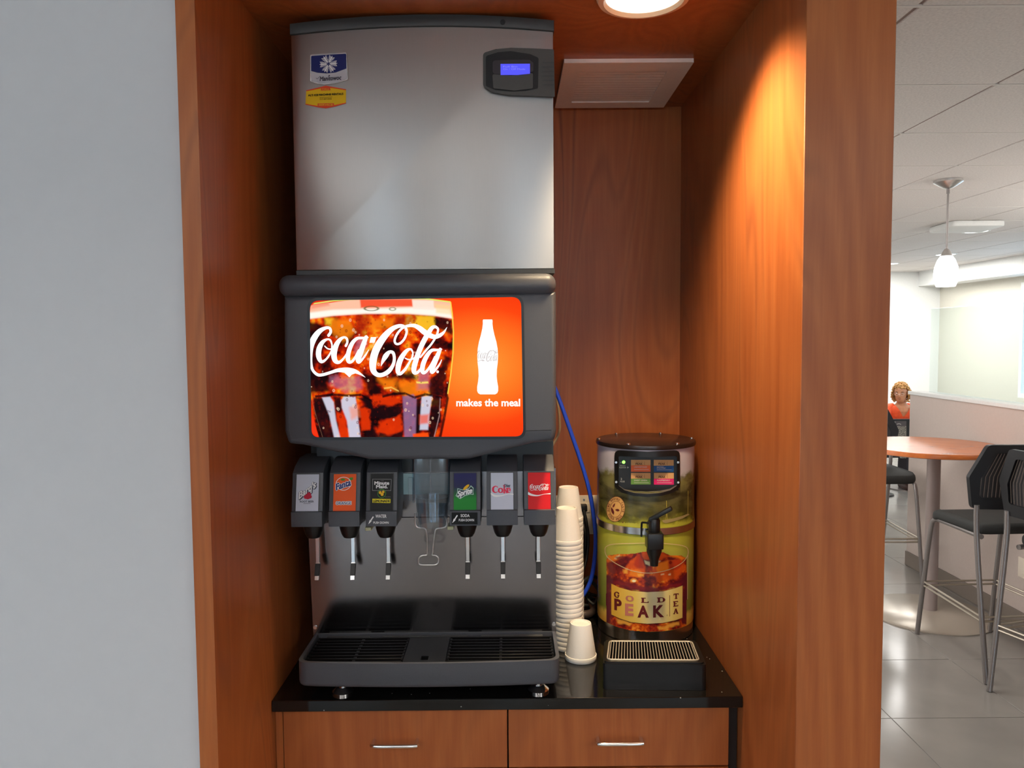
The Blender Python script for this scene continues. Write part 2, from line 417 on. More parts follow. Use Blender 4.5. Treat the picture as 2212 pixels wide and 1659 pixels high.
ORG = {}
def link(name, mb, material, parent=None, shade=True, **props):
    L = ORG.get(parent.name, Vector((0, 0, 0))) if parent else Vector((0, 0, 0))
    me = bpy.data.meshes.new(name); bm = mb.bm
    bmesh.ops.translate(bm, vec=-L, verts=bm.verts[:]); bm.to_mesh(me); bm.free()
    if shade:
        me.polygons.foreach_set('use_smooth', [True]*len(me.polygons)); me.set_sharp_from_angle(angle=math.radians(38))
    me.materials.append(material)
    o = bpy.data.objects.new(name, me); COL.objects.link(o)
    if parent: o.parent = parent; ORG[o.name] = L
    for k, v in props.items(): o[k] = v
    return o
def thing(name, label, cat, loc=(0, 0, 0), group=None):
    o = bpy.data.objects.new(name, None); COL.objects.link(o); o.location = loc; o.empty_display_size = 0.05
    o['label'] = label; o['category'] = cat
    if group: o['group'] = group
    ORG[o.name] = Vector(loc); return o
def single(name, mb, material, label, cat, group=None, **kw):
    o = link(name, mb, material, None, label=label, category=cat, **kw)
    if group: o['group'] = group
    return o
def struct(name, mb, material, parent=None, **kw):
    if parent is None: kw['kind'] = 'structure'
    return link(name, mb, material, parent, **kw)
def copy_tree(o, parent=None):
    c = o.copy(); COL.objects.link(c); c.parent = parent
    for ch in list(o.children): copy_tree(ch, c)
    return c

# ================================================================== ROOM SHELL
XL, XR, YF, YB = -0.5198, 0.5035, 1.313, 2.245
ZN, ZC = 2.356, 2.56
TX0, TY0, TP = 1.682-0.61, 3.28-1.22, 0.61
ncol, nrow = 6, 10
TX1, TY1 = TX0+ncol*TP, TY0+nrow*TP
b = MB()
b.box(-3.6, 6.2, -5.2, 10.8, -0.12, -0.010)
b.box(-3.6, TX0, -5.2, 10.8, -0.010, 0); b.box(TX1, 6.2, -5.2, 10.8, -0.010, 0)
b.box(TX0, TX1, -5.2, TY0, -0.010, 0); b.box(TX0, TX1, TY1, 10.8, -0.010, 0)
FL = struct('floor', b, M_tile)
gr = MB(); gr.box(TX0, TX1, TY0, TY1, -0.0099, -0.0025); struct('grout', gr, M_grout, FL)
t0 = None
for j in range(nrow):
    for i in range(ncol):
        if t0 is None:
            b = MB(); b.box(0.0015, TP-0.0015, 0.0015, TP-0.0015, -0.0095, 0.0, 0.0012, 1)
            t0 = struct('floor_tile', b, M_tile, FL); q = t0
        else:
            q = t0.copy(); COL.objects.link(q); q.parent = FL
        q.location = (TX0+i*TP, TY0+j*TP, 0)
# ceiling with its tiles and grid
CX0, CY0, CPX, CPY = 1.09-0.61, 2.07-0.635, 0.61, 0.635
cn, cm = 9, 14
CX1, CY1 = CX0+cn*CPX, CY0+cm*CPY
b = MB(); b.box(-3.6, 6.2, -5.2, 10.8, ZC+0.02, ZC+0.12)
b.box(-3.6, CX0, -5.2, 10.8, ZC, ZC+0.02); b.box(CX1, 6.2, -5.2, 10.8, ZC, ZC+0.02)
b.box(CX0, CX1, -5.2, CY0, ZC, ZC+0.02); b.box(CX0, CX1, CY1, 10.8, ZC, ZC+0.02)
CE = struct('ceiling', b, M_ctile)
t0 = None
for j in range(cm):
    for i in range(cn):
        if t0 is None:
            b = MB(); b.box(0.006, CPX-0.006, 0.006, CPY-0.006, 0, 0.0185, 0.002, 1)
            t0 = struct('ceiling_tile', b, M_ctile, CE); q = t0
        else:
            q = t0.copy(); COL.objects.link(q); q.parent = CE
        q.location = (CX0+i*CPX, CY0+j*CPY, ZC)
b = MB()
for j in range(cm+1): b.box(CX0, CX1, CY0+j*CPY-0.0055, CY0+j*CPY+0.0055, ZC-0.001, ZC+0.012)
link('cross_runner', b, M_cgrid, CE, kind='stuff')
b = MB()
for i in range(cn+1): b.box(CX0+i*CPX-0.006, CX0+i*CPX+0.006, CY0, CY1, ZC+0.004, ZC+0.014)
link('main_runner', b, M_cgap, CE, kind='stuff')  # shade of the reveal put into the runners' colour

b = MB(); b.box(-3.6, -0.5524, 1.335, 1.45, 0, ZC); struct('wall_left', b, M_wall)
b = MB(); b.box(-0.5524, XL, YF, 2.30, 0, ZN); struct('wall_niche_left', b, M_wood, None)
b = MB(); b.box(XR, 0.6555, YF, 2.30, 0, ZC, 0.0012, 1); struct('wall_niche_right', b, M_wood2)
b = MB(); b.box(XL, XR, YB, 2.30, 0, ZN); struct('wall_niche_back', b, M_wood)
b = MB(); b.box(-0.5524, XR, YF+0.012, 2.30, ZN, ZN+0.03); struct('ceiling_niche', b, M_wood3)
b = MB(); b.box(-0.5524, XR, YF, YF+0.08, ZN+0.03, ZC); struct('trim_1', b, M_wood2)
# outer shell of the hall
def wall_with_openings(name, axis, pos, a0, a1, opens, material, th=0.15):
    """axis x: wall in the plane x = pos spanning y; axis y: plane y = pos spanning x. opens: (a0, a1, z0, z1)"""
    b = MB()
    def bx(p, q, z0, z1):
        if q-p < 1e-4 or z1-z0 < 1e-4: return
        if axis == 'x': b.box(pos, pos+th, p, q, z0, z1)
        else: b.box(p, q, pos, pos+th, z0, z1)
    c = a0
    for (p, q, z0, z1) in sorted(opens):
        bx(c, p, 0, ZC); bx(p, q, 0, z0); bx(p, q, z1, ZC); c = q
    bx(c, a1, 0, ZC); return struct(name, b, material)
def window(name, axis, pos, p, q, z0, z1, mull, fr=0.06, th=0.12):
    b = MB()
    def bx(a, c, e, g):
        if axis == 'x': b.box(pos, pos+th, a, c, e, g)
        else: b.box(a, c, pos, pos+th, e, g)
    bx(p, p+fr, z0, z1); bx(q-fr, q, z0, z1); bx(p+fr, q-fr, z0, z0+fr); bx(p+fr, q-fr, z1-fr, z1)
    for k in range(1, mull+1):
        c = p+(q-p)*k/(mull+1); bx(c-fr/2, c+fr/2, z0+fr, z1-fr)
    w = struct(name, b, M_far)
    g = MB(); 
    if axis == 'x': g.box(pos+0.05, pos+0.056, p+fr, q-fr, z0+fr, z1-fr)
    else: g.box(p+fr, q-fr, pos+0.05, pos+0.056, z0+fr, z1-fr)
    link('pane', g, M_glass, w); return w
wall_with_openings('wall_back', 'y', -5.15, -3.6, 6.2, [(-2.6, -1.35, 0.3, 2.5), (-0.30, 0.32, 0.3, 2.5), (1.2, 3.2, 0.3, 2.5)], M_wall)
window('window_1', 'y', -5.15, -2.6, -1.35, 0.3, 2.5, 0)
window('window_2', 'y', -5.15, -0.30, 0.32, 0.3, 2.5, 0)
window('added_window_3', 'y', -5.15, 1.2, 3.2, 0.3, 2.5, 1)  # unseen window, put in for the daylight it lets through
wall_with_openings('wall_west', 'x', -3.75, -5.2, 1.5, [(-2.6, 0.4, 0.15, 1.9)], M_wall)
window('added_window_5', 'x', -3.75, -2.6, 0.4, 0.15, 1.9, 2)  # unseen window, added for bluish daylight on the white wall
b = MB(); b.box(0.0, 6.2, 10.5, 10.65, 0, ZC); struct('wall_far', b, M_far)
wall_with_openings('wall_right', 'x', 5.92, -5.2, 10.5, [(6.3, 8.84, 0.96, 2.29)], M_sage)
window('window_4', 'x', 5.92, 6.3, 8.84, 0.96, 2.29, 1, fr=0.05)
b = MB(); b.box(0.0, 0.15, 2.301, 10.5, 0, ZC); struct('wall_inner', b, M_far)
# low bulkhead that hides the cove lamp along the right wall
b = MB(); b.box(5.62, 5.66, 2.5, 10.5, 2.36, ZC); b.box(5.66, 5.92, 2.5, 10.5, 2.36, 2.385); struct('trim_2', b, M_far)
# half-height partition
b = MB(); b.box(2.93, 3.05, 1.2, 5.55, 0, 1.262); HW = struct('wall_partition', b, M_half)
b = MB(); b.box(2.917, 3.063, 1.2, 5.56, 1.262, 1.287, 0.003, 1); struct('cap', b, M_far, HW)
b = MB(); b.box(2.921, 2.93, 1.2, 5.555, 0, 0.105, 0.002, 1); b.box(2.93, 3.05, 5.55, 5.558, 0, 0.105); struct('baseboard_partition', b, M_base)

# ================================================================== RECESSED LIGHT AND VENT OF THE NICHE
T = thing('recessed_light', 'round recessed downlight with a tan trim ring glowing in the wood ceiling of the niche', 'light', (0.268, 1.526, ZN))
b = MB(); b.lathe([(0.074, -0.004), (0.078, -0.011), (0.088, -0.009), (0.092, -0.001), (0.092, 0.0), (0.074, 0.0), (0.074, -0.004)], 0.268, 1.526, 40, ZN, closed=True)
link('trim_ring', b, plain('warm_trim_ring', rgb(232, 190, 150), 0.35, 0.02, 60), T)
b = MB(); b.lathe([(0.0745, -0.003), (0.06, -0.0055), (0.03, -0.007), (0, -0.0075)], 0.268, 1.526, 40, ZN, closed=True)
link('lens', b, glow('lamp_lens', (1, 0.95, 0.88, 1), 1.6), T)
T = thing('ceiling_vent', 'square almond air vent with thin louvres in the wood ceiling of the niche', 'vent', (0.292, 2.04, ZN))
fx0, fx1, fy0, fy1 = 0.137, 0.447, 1.8605, 2.219
b = MB(); o_ = rnd([(fx0, fy0), (fx1, fy0), (fx1, fy1), (fx0, fy1)], 0.002, 2); i_ = rnd([(0.180, 1.915), (0.396, 1.915), (0.396, 2.168), (0.180, 2.168)], 0.002, 2)
b.ring(o_, i_, ZN-0.010, ZN-0.0005); link('frame', b, M_ven, T)
b = MB()
for k in range(13):
    y = 1.918+k*0.0193
    b.prism([(y, ZN-0.0068), (y, ZN-0.0061), (y+0.0143, ZN-0.0061), (y+0.0143, ZN-0.0074)], 0.180, 0.396, 'x')
link('louvres', b, M_ven, T, kind='stuff')
b = MB(); b.box(0.178, 0.398, 1.913, 2.170, ZN-0.0060, ZN-0.0004); link('louvre_gap_shade', b, M_cgap, T)  # sheet puts the shade between the louvres into its colour

# ================================================================== BASE CABINETS AND WORKTOP
zt0, zt1 = 0.8885, 0.914
b = MB(); b.box(XL+0.001, XR-0.001, 1.61, YB-0.001, zt0, zt1, 0.0015, 1)
single('countertop', b, M_gran, 'black speckled stone countertop across the niche under the drink machines', 'countertop')
def cabinet(x0, x1, dx0, dx1, label, hx):
    T = thing('base_cabinet', label, 'cabinet', ((x0+x1)/2, 1.9, 0))
    b = MB(); b.box(x0, x1, 1.652, YB-0.002, 0.10, zt0-0.001); b.box(x0, x1, 1.72, YB-0.002, 0, 0.10); link('carcass', b, M_toe, T)
    b = MB(); b.box(dx0, dx1, 1.632, 1.651, 0.7475, 0.8855, 0.001, 1); d = link('drawer', b, M_wood3, T)
    h = MB(); h.tube([(hx-0.047, 1.634, 0.812), (hx-0.047, 1.615, 0.812), (hx-0.042, 1.607, 0.812), (hx+0.042, 1.607, 0.812), (hx+0.047, 1.615, 0.812), (hx+0.047, 1.634, 0.812)], 0.0042, 10, 4)
    link('handle', h, M_chrome, d)
    b = MB(); b.box(dx0, dx1, 1.632, 1.651, 0.105, 0.7435, 0.001, 1); link('door', b, M_wood3, T)
    return T
T = cabinet(XL+0.001, -0.0084, -0.5015, -0.0097, 'left wooden base cabinet below the black countertop, its drawer with a bar pull', -0.2547)
b = MB(); b.box(XL+0.001, -0.5035, 1.636, 1.651, 0.1, 0.885); link('filler_strip', b, M_wood3, T)
T = cabinet(-0.0080, XR-0.001, -0.0068, 0.4788, 'right wooden base cabinet beside the lit side wall, its drawer with a bar pull', 0.2367)

# ================================================================== ICE MACHINE
def doorY(x): return 1.600
def arch(z_, h_, x0=-0.4391, x1=0.0959, n=24): return [(x0+(x1-x0)*k/n, z_+h_*(1-(2*k/n-1)**2)+0.004*k/n) for k in range(n+1)]
def onDoor(off):
    def f(u, v):
        Y = 1.60
        for _ in range(4):
            p = U(u, v, Y=Y); Y = doorY(p.x)-off
        return U(u, v, Y=Y)
    return f
zi0, zi1 = 1.8361, 2.3135
T = thing('ice_machine', 'tall stainless steel ice machine stacked on top of the soda dispenser', 'ice machine', (-0.172, 1.92, zi0-0.009))
xs = [-0.456+0.5565*k/40 for k in range(41)]
def front(x0, x1, off, back=1.72, n=40):
    q = [(x0+(x1-x0)*k/n, doorY(x0+(x1-x0)*k/n)-off) for k in range(n+1)]
    return q+[(x1, back), (x0, back)]
b = MB(); b.prism(arch(2.3130, 0.0135)+[(0.0959, zi0+0.001), (-0.4391, zi0+0.001)], 1.600, 1.640, 'y', 0.0015, 2); link('door', b, M_door, T)
b = MB(); b.box(-0.4372, 0.0940, 1.6405, 2.20, zi0, zi1-0.002); link('body', b, M_capg, T)
b = MB(); b.prism(arch(2.3350, 0.0152, -0.4405, 0.0978)+arch(2.3135, 0.0135, -0.4405, 0.0978)[::-1], 1.596, 2.19, 'y', 0.002, 2); link('top_cap', b, M_capg, T)
b = MB(); b.box(-0.4391, 0.0972, 1.598, 2.19, zi0-0.0088, zi0); link('base_strip', b, M_capg, T)
p = U(1086, 48, Y=1.596); b = MB(); b.rod((p.x, 1.5952, p.z), (p.x, 1.602, p.z), 0.0053, n=16); link('hole', b, M_blkm, T)
# control pod
def curved_solid(outline, d0, d1, cut=6):
    b = MB(); b.flat([outline], onDoor(d1), cut)
    N = len(outline); f0, f1 = onDoor(d0), onDoor(d1)
    for k in range(N):
        a, c = outline[k], outline[(k+1) % N]; m_ = max(1, int(abs(c[0]-a[0])/cut))
        for j in range(m_):
            p0 = (a[0]+(c[0]-a[0])*j/m_, a[1]+(c[1]-a[1])*j/m_); p1 = (a[0]+(c[0]-a[0])*(j+1)/m_, a[1]+(c[1]-a[1])*(j+1)/m_)
            b.bm.faces.new([b.bm.verts.new(x) for x in (f1(*p0), f1(*p1), f0(*p1), f0(*p0))])
    bmesh.ops.remove_doubles(b.bm, verts=b.bm.verts[:], dist=1e-5); bmesh.ops.recalc_face_normals(b.bm, faces=b.bm.faces[:]); return b
z = lambda u, v: (1030+u/12.29, 90+v/12.29)       # measured on an enlarged view
podo = rnd([z(*p) for p in [(165, 300), (500, 195), (900, 160), (1500, 178), (2045, 205), (2070, 1470), (1600, 1450), (900, 1430), (420, 1350), (165, 1180)]], [9, 6, 20, 20, 2, 2, 20, 20, 8, 9])
podi = rnd([z(*p) for p in [(240, 380), (560, 280), (900, 250), (1420, 330), (1640, 430), (1625, 1240), (1300, 1310), (900, 1325), (500, 1285), (240, 1180)]], [6, 6, 15, 10, 5, 4, 15, 15, 8, 4])
P = curved_solid(podo, 0.0, 0.0105); PO = link('control_pod', P, M_pod, T)
bez = curved_solid(podi, 0.0105, 0.0112); link('pod_recess', bez, M_blkm, PO)
p = curved_solid(rnd([z(*p) for p in [(410, 860), (900, 900), (1490, 830), (1490, 1240), (1000, 1300), (440, 1240)]], 4), 0.011, 0.0150); link('pod_flap', p, M_pod, PO)
p = curved_solid(rnd([z(*p) for p in [(420, 500), (900, 480), (1400, 480), (1500, 560), (1500, 800), (900, 880), (420, 850)]], [7, 20, 4, 5, 5, 20, 7]), 0.011, 0.0165); link('screen_bezel', p, plain('screen_bezel', rgb(52, 48, 54), 0.3), PO)
p = curved_solid([z(*p) for p in [(628, 590), (1410, 585), (1412, 850), (1080, 885), (632, 885)]], 0.0165, 0.0168); link('lcd_screen', p, glow('lcd_blue', rgb(92, 92, 255), 1.0), PO)
b = MB()
b.text('Full Bin', (*z(700, 640), *z(1075, 685)), onDoor(0.0172), 0.0, cut=8); b.text('On / Off Mode', (*z(700, 705), *z(1285, 752)), onDoor(0.0172), 0.0, cut=8)
link('screen_text', b, glow('lcd_text', rgb(140, 140, 255), 1.0), PO)
b = MB()
for k in range(6):
    v = 545+k*118; b.flat([[z(1740, v), z(2050, v-5), z(2058, v+26), z(1740, v+20)]], onDoor(0.0125), 6)
link('grip_ribs', b, M_capg, PO, kind='stuff')
# maker's badge
z2 = lambda u, v: (640+u/10.37, 90+v/10.37)
bo = rnd([z2(*p) for p in [(310, 290), (1130, 240), (1160, 850), (900, 930), (640, 965), (420, 930), (310, 890)]], [5, 5, 4, 10, 15, 10, 4])
p = curved_solid(bo, 0.0, 0.0025, 5); BD = link('badge', p, plain('badge_rim', rgb(200, 198, 200), 0.25, metal=0.6), T, label='badge with a white snowflake on blue')
dz = onDoor(0.0029)
b = MB(); b.flat([rnd([z2(*p) for p in [(332, 320), (1118, 268), (1122, 600), (880, 690), (680, 710), (480, 695), (332, 655)]], [3, 3, 0, 8, 10, 8, 0])], dz, 5); link('badge_field', b, I_deep, BD)
b = MB(); b.flat([rnd([z2(*p) for p in [(332, 662), (480, 702), (680, 717), (880, 697), (1122, 607), (1122, 830), (900, 905), (640, 940), (430, 905), (332, 870)]], [0, 8, 10, 8, 0, 3, 8, 10, 8, 3])], dz, 5); link('badge_lower_field', b, I_pale, BD)
b = MB(); c0 = z2(720, 498); dz2 = onDoor(0.0033)
for k in range(6):
    a = math.radians(-4+60*k); ca, sa = math.cos(a), math.sin(a)
    def R_(r, t): return (c0[0]+r*ca-t*sa, c0[1]+r*sa+t*ca)
    b.flat(stroke([(*R_(2.5, 0), 1.4), (*R_(11, 0), 1.6), (*R_(19, 0), 1.4)], 2), dz2, None)
    for r in (4.5, 7.0, 9.5, 12.0, 14.5):
        ln = 1.6+0.42*min(r, 11)
        for sg in (-1, 1): b.flat(stroke([(*R_(r, 0), 1.3), (*R_(r+ln*0.55, sg*ln), 1.1)], 1), dz2, None)
link('snowflake', b, I_white, BD)
b = MB(); b.text('Manitowoc', (*z2(525, 772), *z2(1010, 868)), dz2, 0.0, 0.25, rot=-0.07, fat=(0.3, 0.3))
b.flat([circ(*z2(738, 762), 1.6, n=10)], dz2)
b.flat(stroke([(*z2(440, 815), 0.8), (*z2(480, 825), 0.8), (*z2(535, 770), 0.8)], 4), dz2); link('lettering', b, ink('badge_grey', rgb(58, 50, 62)), BD)
# rental sticker
so = [z2(*p) for p in [(222, 1090), (480, 1030), (660, 985), (860, 1020), (1115, 1065), (1112, 1385), (860, 1455), (660, 1495), (480, 1470), (205, 1410)]]
b = MB(); b.flat([so], onDoor(0.0006), 5); ST = link('sticker', b, I_stick, T, label='yellow hexagonal sticker with orange edges')
b = MB(); dz = onDoor(0.0010)
b.flat([[z2(222, 1090), z2(480, 1030), z2(660, 985), z2(860, 1020), z2(1115, 1065), z2(1115, 1088), z2(760, 1035), z2(770, 1090), z2(550, 1095), z2(555, 1045), z2(222, 1112)]], dz, 5)
b.flat([[z2(205, 1410), z2(480, 1470), z2(660, 1495), z2(860, 1455), z2(1112, 1385), z2(1112, 1365), z2(850, 1420), z2(840, 1380), z2(480, 1385), z2(478, 1440), z2(205, 1390)]], dz, 5)
link('border', b, I_sred, ST)
b = MB(); dz = onDoor(0.0014)
b.text("AL'S ICE MACHINE RENTALS", (*z2(268, 1165), *z2(1052, 1208)), dz, 0.0, rot=-0.045, fat=(0.2, 0.2))
b.flat([[z2(u, 1250-(u-660)*0.045), z2(u+17, 1249-(u-660)*0.045), z2(u+17, 1239-(u-660)*0.045), z2(u, 1240-(u-660)*0.045)] for u in range(525, 795, 24)], dz); b.text('717-447-0336', (*z2(525, 1268), *z2(795, 1302)), dz, 0.01, rot=-0.045, cut=8)
link('lettering', b, ink('sticker_black', rgb(52, 44, 8)), ST)
b = MB(); b.text('CALL', (*z2(575, 1045), *z2(740, 1080)), dz, 0.02, cut=8); link('lettering', b, I_stick, ST)
b = MB(); b.text('SERVICE', (*z2(500, 1395), *z2(820, 1435)), dz, 0.02, cut=8); link('lettering', b, I_stick, ST)

# ================================================================== SODA DISPENSER
YH = 1.58
T = thing('soda_dispenser', 'charcoal and steel soda fountain with a backlit red drink sign and six valves', 'drink dispenser', (-0.178, 1.9, 0.914))
YS = 1.735
b = MB(); b.box(-0.4615, 0.1025, YS+0.032, 2.20, 0.955, 1.827); link('body', b, M_capg, T)
b = MB(); b.prism([(YS+0.024, 0.9985), (YS-0.002, 1.2835), (YS+0.030, 1.2835), (YS+0.030, 0.9985)], -0.4640, 0.1062, 'x'); b.box(-0.4620, 0.1057, YS+0.000, YS+0.030, 1.285, 1.395)
link('splash_panel', b, M_splash, T)
for px, py in ((681, 1355), (1196, 1348)):
    p = U(px, py, Y=YS+0.022); b = MB(); b.rod((p.x, YS+0.0195, p.z), (p.x, YS+0.026, p.z), 0.0042, 0.005, 12); link('screw', b, M_chrome, T)
# head with the backlit sign
hp = [U(x, y, Y=YH) for x, y in [(612, 640), (1201, 630), (1202, 930), (1198, 953), (1150, 958), (1012, 993), (800, 994), (655, 962), (622, 959), (613, 930)]]
hp = rnd([(p.x, p.z) for p in hp], [0.0, 0.0, 0.005, 0.012, 0.02, 0.05, 0.05, 0.02, 0.012, 0.005])
b = MB(); b.prism(hp, YH, YS+0.031, 'y', 0.011, 4, True); HD = link('sign_housing', b, M_char, T)
b = MB(); b.box(-0.4735, 0.0990, 1.572, YS, 1.7805, 1.8265, 0.021, 5); link('top_cap', b, M_char, T)
b = MB(); b.prism([(-0.435, 1.392), (0.098, 1.392), (0.098, 1.46), (-0.435, 1.46)], 1.715, YS+0.031, 'y'); link('valve_rail', b, M_blk, T)
z3 = lambda u, v: (660+u/5.027, 630+v/5.027)
z4 = lambda u, v: (660+u/6.9125, 690+v/6.9125)
z5 = lambda u, v: (590+u/3.403, 580+v/3.403)
sg = rnd([(668, 648), (1127, 640), (1132, 944), (672, 946)], [22, 22, 18, 18], 6)
so = rnd([(664, 644), (1131, 637), (1136, 948), (668, 950)], [24, 24, 20, 20], 6)
si = rnd([(669.5, 649.5), (1125.5, 641.5), (1130.5, 942.5), (673.5, 944.5)], [21, 21, 17, 17], 6)
def pl(pts, Y): return [(U(x, y, Y=Y).x, U(x, y, Y=Y).z) for x, y in pts]
b = MB(); b.ring(pl(so, YH), pl(si, YH), YH-0.0025, YH+0.002, 'y'); link('sign_rim', b, M_blk, HD)
def clipx(polys, x0):
    out = []
    for P in polys:
        q = []
        for i, p in enumerate(P):
            a = P[i-1]
            if (a[0] >= x0) != (p[0] >= x0):
                t = (x0-a[0])/(p[0]-a[0]); q.append((x0, a[1]+t*(p[1]-a[1])))
            if p[0] >= x0: q.append(p)
        if len(q) > 2: out.append(q)
    return out
import numpy as np
class Canvas:
    """a print painted cell by cell: a grid of flat cells in the units of the measured sheet, one colour each"""
    def __init__(s, x0, y0, x1, y1, step, seed=1):
        s.nx, s.ny = int((x1-x0)/step), int((y1-y0)/step); s.x0, s.y0, s.x1, s.y1 = x0, y0, x1, y1
        s.gx, s.gy = np.meshgrid(x0+(np.arange(s.nx)+.5)*(x1-x0)/s.nx, y0+(np.arange(s.ny)+.5)*(y1-y0)/s.ny)
        s.c = np.zeros((s.ny, s.nx, 3)); s.r = np.random.RandomState(seed)
    def noise(s, cell, oct=3, sx=1.0):
        out = np.zeros(s.gx.shape); amp = 1.0; tot = 0
        for o in range(oct):
            c = cell/2**o; gw = int((s.x1-s.x0)/(c*sx))+4; gh = int((s.y1-s.y0)/c)+4; g = s.r.rand(gh, gw)
            fx = (s.gx-s.x0)/(c*sx); fy = (s.gy-s.y0)/c; ix, iy = fx.astype(int), fy.astype(int); fx -= ix; fy -= iy
            fx = fx*fx*(3-2*fx); fy = fy*fy*(3-2*fy)
            out += amp*((g[iy, ix]*(1-fx)+g[iy, ix+1]*fx)*(1-fy)+(g[iy+1, ix]*(1-fx)+g[iy+1, ix+1]*fx)*fy); tot += amp; amp *= .55
        return out/tot
    def put(s, a, col): s.c = s.c*(1-a[..., None])+np.array(col)[..., :3]*a[..., None]
    def mask(s, pts, soft, wob=None):
        P = np.array([p[:2] for p in pts], float); X, Y = s.gx, s.gy
        if wob is not None: X = X+wob[0]; Y = Y+wob[1]
        ins = np.zeros(X.shape, bool); d = np.full(X.shape, 1e9)
        for k in range(len(P)):
            a, b_ = P[k-1], P[k]; e = b_-a; L2 = max(e@e, 1e-9)
            t = np.clip(((X-a[0])*e[0]+(Y-a[1])*e[1])/L2, 0, 1)
            d = np.minimum(d, np.hypot(X-a[0]-t*e[0], Y-a[1]-t*e[1]))
            c_ = (a[1] > Y) != (b_[1] > Y)
            with np.errstate(divide='ignore', invalid='ignore'): ins ^= c_ & (X < (b_[0]-a[0])*(Y-a[1])/(b_[1]-a[1]+1e-12)+a[0])
        sd = np.where(ins, d, -d); t = np.clip(sd/(2*soft)+.5, 0, 1); return t*t*(3-2*t)
    def poly(s, pts, col, soft=1.0, alpha=1.0, wob=None): s.put(s.mask(pts, soft, wob)*alpha, col)
    def ell(s, cx, cy, rx, ry, col, soft=0.5, alpha=1.0, hollow=None):
        q = np.hypot((s.gx-cx)/rx, (s.gy-cy)/ry); a = np.clip((1-q)/soft+.5, 0, 1)
        if hollow: a *= np.clip((q-hollow)/soft+.5, 0, 1)
        s.put(a*alpha, col)
    def mesh(s, f, keep=None):
        b = MB(); bm = b.bm; lay = bm.loops.layers.float_color.new('print')
        V = {}
        def vert(i, j):
            if (i, j) not in V: V[(i, j)] = bm.verts.new(f(s.x0+(s.x1-s.x0)*i/s.nx, s.y0+(s.y1-s.y0)*j/s.ny))
            return V[(i, j)]
        for j in range(s.ny):
            for i in range(s.nx):
                if keep is not None and keep[j, i] < .5: continue
                q = bm.faces.new((vert(i, j), vert(i+1, j), vert(i+1, j+1), vert(i, j+1)))
                c_ = (*[float(x) for x in s.c[j, i]], 1.0)
                for l_ in q.loops: l_[lay] = c_
        return b
def print_mat(name, backlit):
    m = mat(name, (0, 0, 0, 1), 0.25, spec=0.0 if backlit else 0.5); n = NT(m); a = n.n('ShaderNodeAttribute', attribute_name='print')
    if backlit: n.emit(a.outputs['Color'], 1.0)
    else: n.base(a.outputs['Color'])
    return m
def R3(*c): return rgb(*c)[:3]
def ramp3(t, stops): return np.stack([np.interp(t, [p for p, _ in stops], [R3(*c)[k] for _, c in stops]) for k in range(3)], -1)
CV = Canvas(662, 635, 1138, 952, 1.2, 4)
q_ = np.hypot((CV.gx-1035)/205, (CV.gy-790)/150); CV.c = ramp3(q_, [(0, (255, 156, 56)), (0.45, (255, 122, 36)), (0.85, (255, 72, 18)), (1.3, (246, 44, 12))])
Z3 = lambda L: [z3(*p) for p in L]
wob = ((CV.noise(26, 3)-.5)*16, (CV.noise(26, 3)-.5)*16); wob2 = ((CV.noise(12, 3)-.5)*9, (CV.noise(12, 3)-.5)*9)
liq = Z3([(30, 290), (300, 262), (650, 240), (1100, 240), (1400, 262), (1592, 295), (1604, 440), (1600, 640), (1575, 880), (1545, 1090), (1512, 1290), (1452, 1600), (150, 1600), (120, 1500), (78, 1330), (50, 1100), (20, 700)])
t = CV.noise(44, 4)*0.62+CV.noise(14, 3)*0.38
cola = ramp3(t, [(0.30, (26, 8, 10)), (0.40, (84, 14, 10)), (0.47, (176, 30, 8)), (0.54, (226, 58, 6)), (0.60, (246, 96, 10)), (0.68, (255, 160, 30)), (0.78, (255, 214, 110))])
mk_ = CV.mask(liq, 1.0); CV.c = CV.c*(1-mk_[..., None])+cola*mk_[..., None]
def cola_patch(col, soft, alpha, *polys, w=None):
    for P in polys: CV.poly(Z3(P), R3(*col), soft, alpha, wob if w is None else w)
cola_patch((255, 132, 18), 7, .8, [(260, 290), (470, 300), (560, 420), (400, 560), (260, 400)], [(760, 920), (980, 960), (1000, 1090), (850, 1080)], [(700, 300), (960, 300), (960, 420), (720, 420)], [(1000, 990), (1330, 960), (1330, 1100), (1100, 1140)])
cola_patch((255, 196, 40), 5, .9, [(1175, 262), (1400, 268), (1405, 380), (1290, 440), (1190, 380)], [(215, 300), (290, 310), (270, 370), (210, 350)])
cola_patch((28, 10, 12), 6, .95, [(30, 320), (120, 330), (220, 420), (120, 560), (40, 700), (100, 860), (240, 880), (250, 1090), (30, 1130)], [(600, 860), (760, 900), (790, 1140), (700, 1140), (640, 1000)], [(700, 640), (930, 560), (960, 640), (800, 700), (720, 800)], [(930, 900), (1180, 880), (1200, 950), (1000, 980)])
cola_patch((34, 12, 14), 4, .92, [(1405, 275), (1592, 300), (1590, 470), (1480, 420), (1410, 380)], [(1345, 960), (1440, 880), (1500, 700), (1560, 720), (1490, 1130), (1350, 1130)], w=wob2)
cola_patch((168, 112, 140), 6, .55, [(280, 920), (590, 920), (600, 1030), (430, 1090), (270, 1030)], [(1220, 860), (1370, 850), (1340, 1090), (1220, 1060)], [(560, 500), (680, 500), (640, 690), (540, 660)])
cola_patch((150, 36, 14), 8, .6, [(960, 240), (1170, 250), (1160, 420), (980, 400)], [(560, 240), (700, 240), (680, 500), (580, 480)])
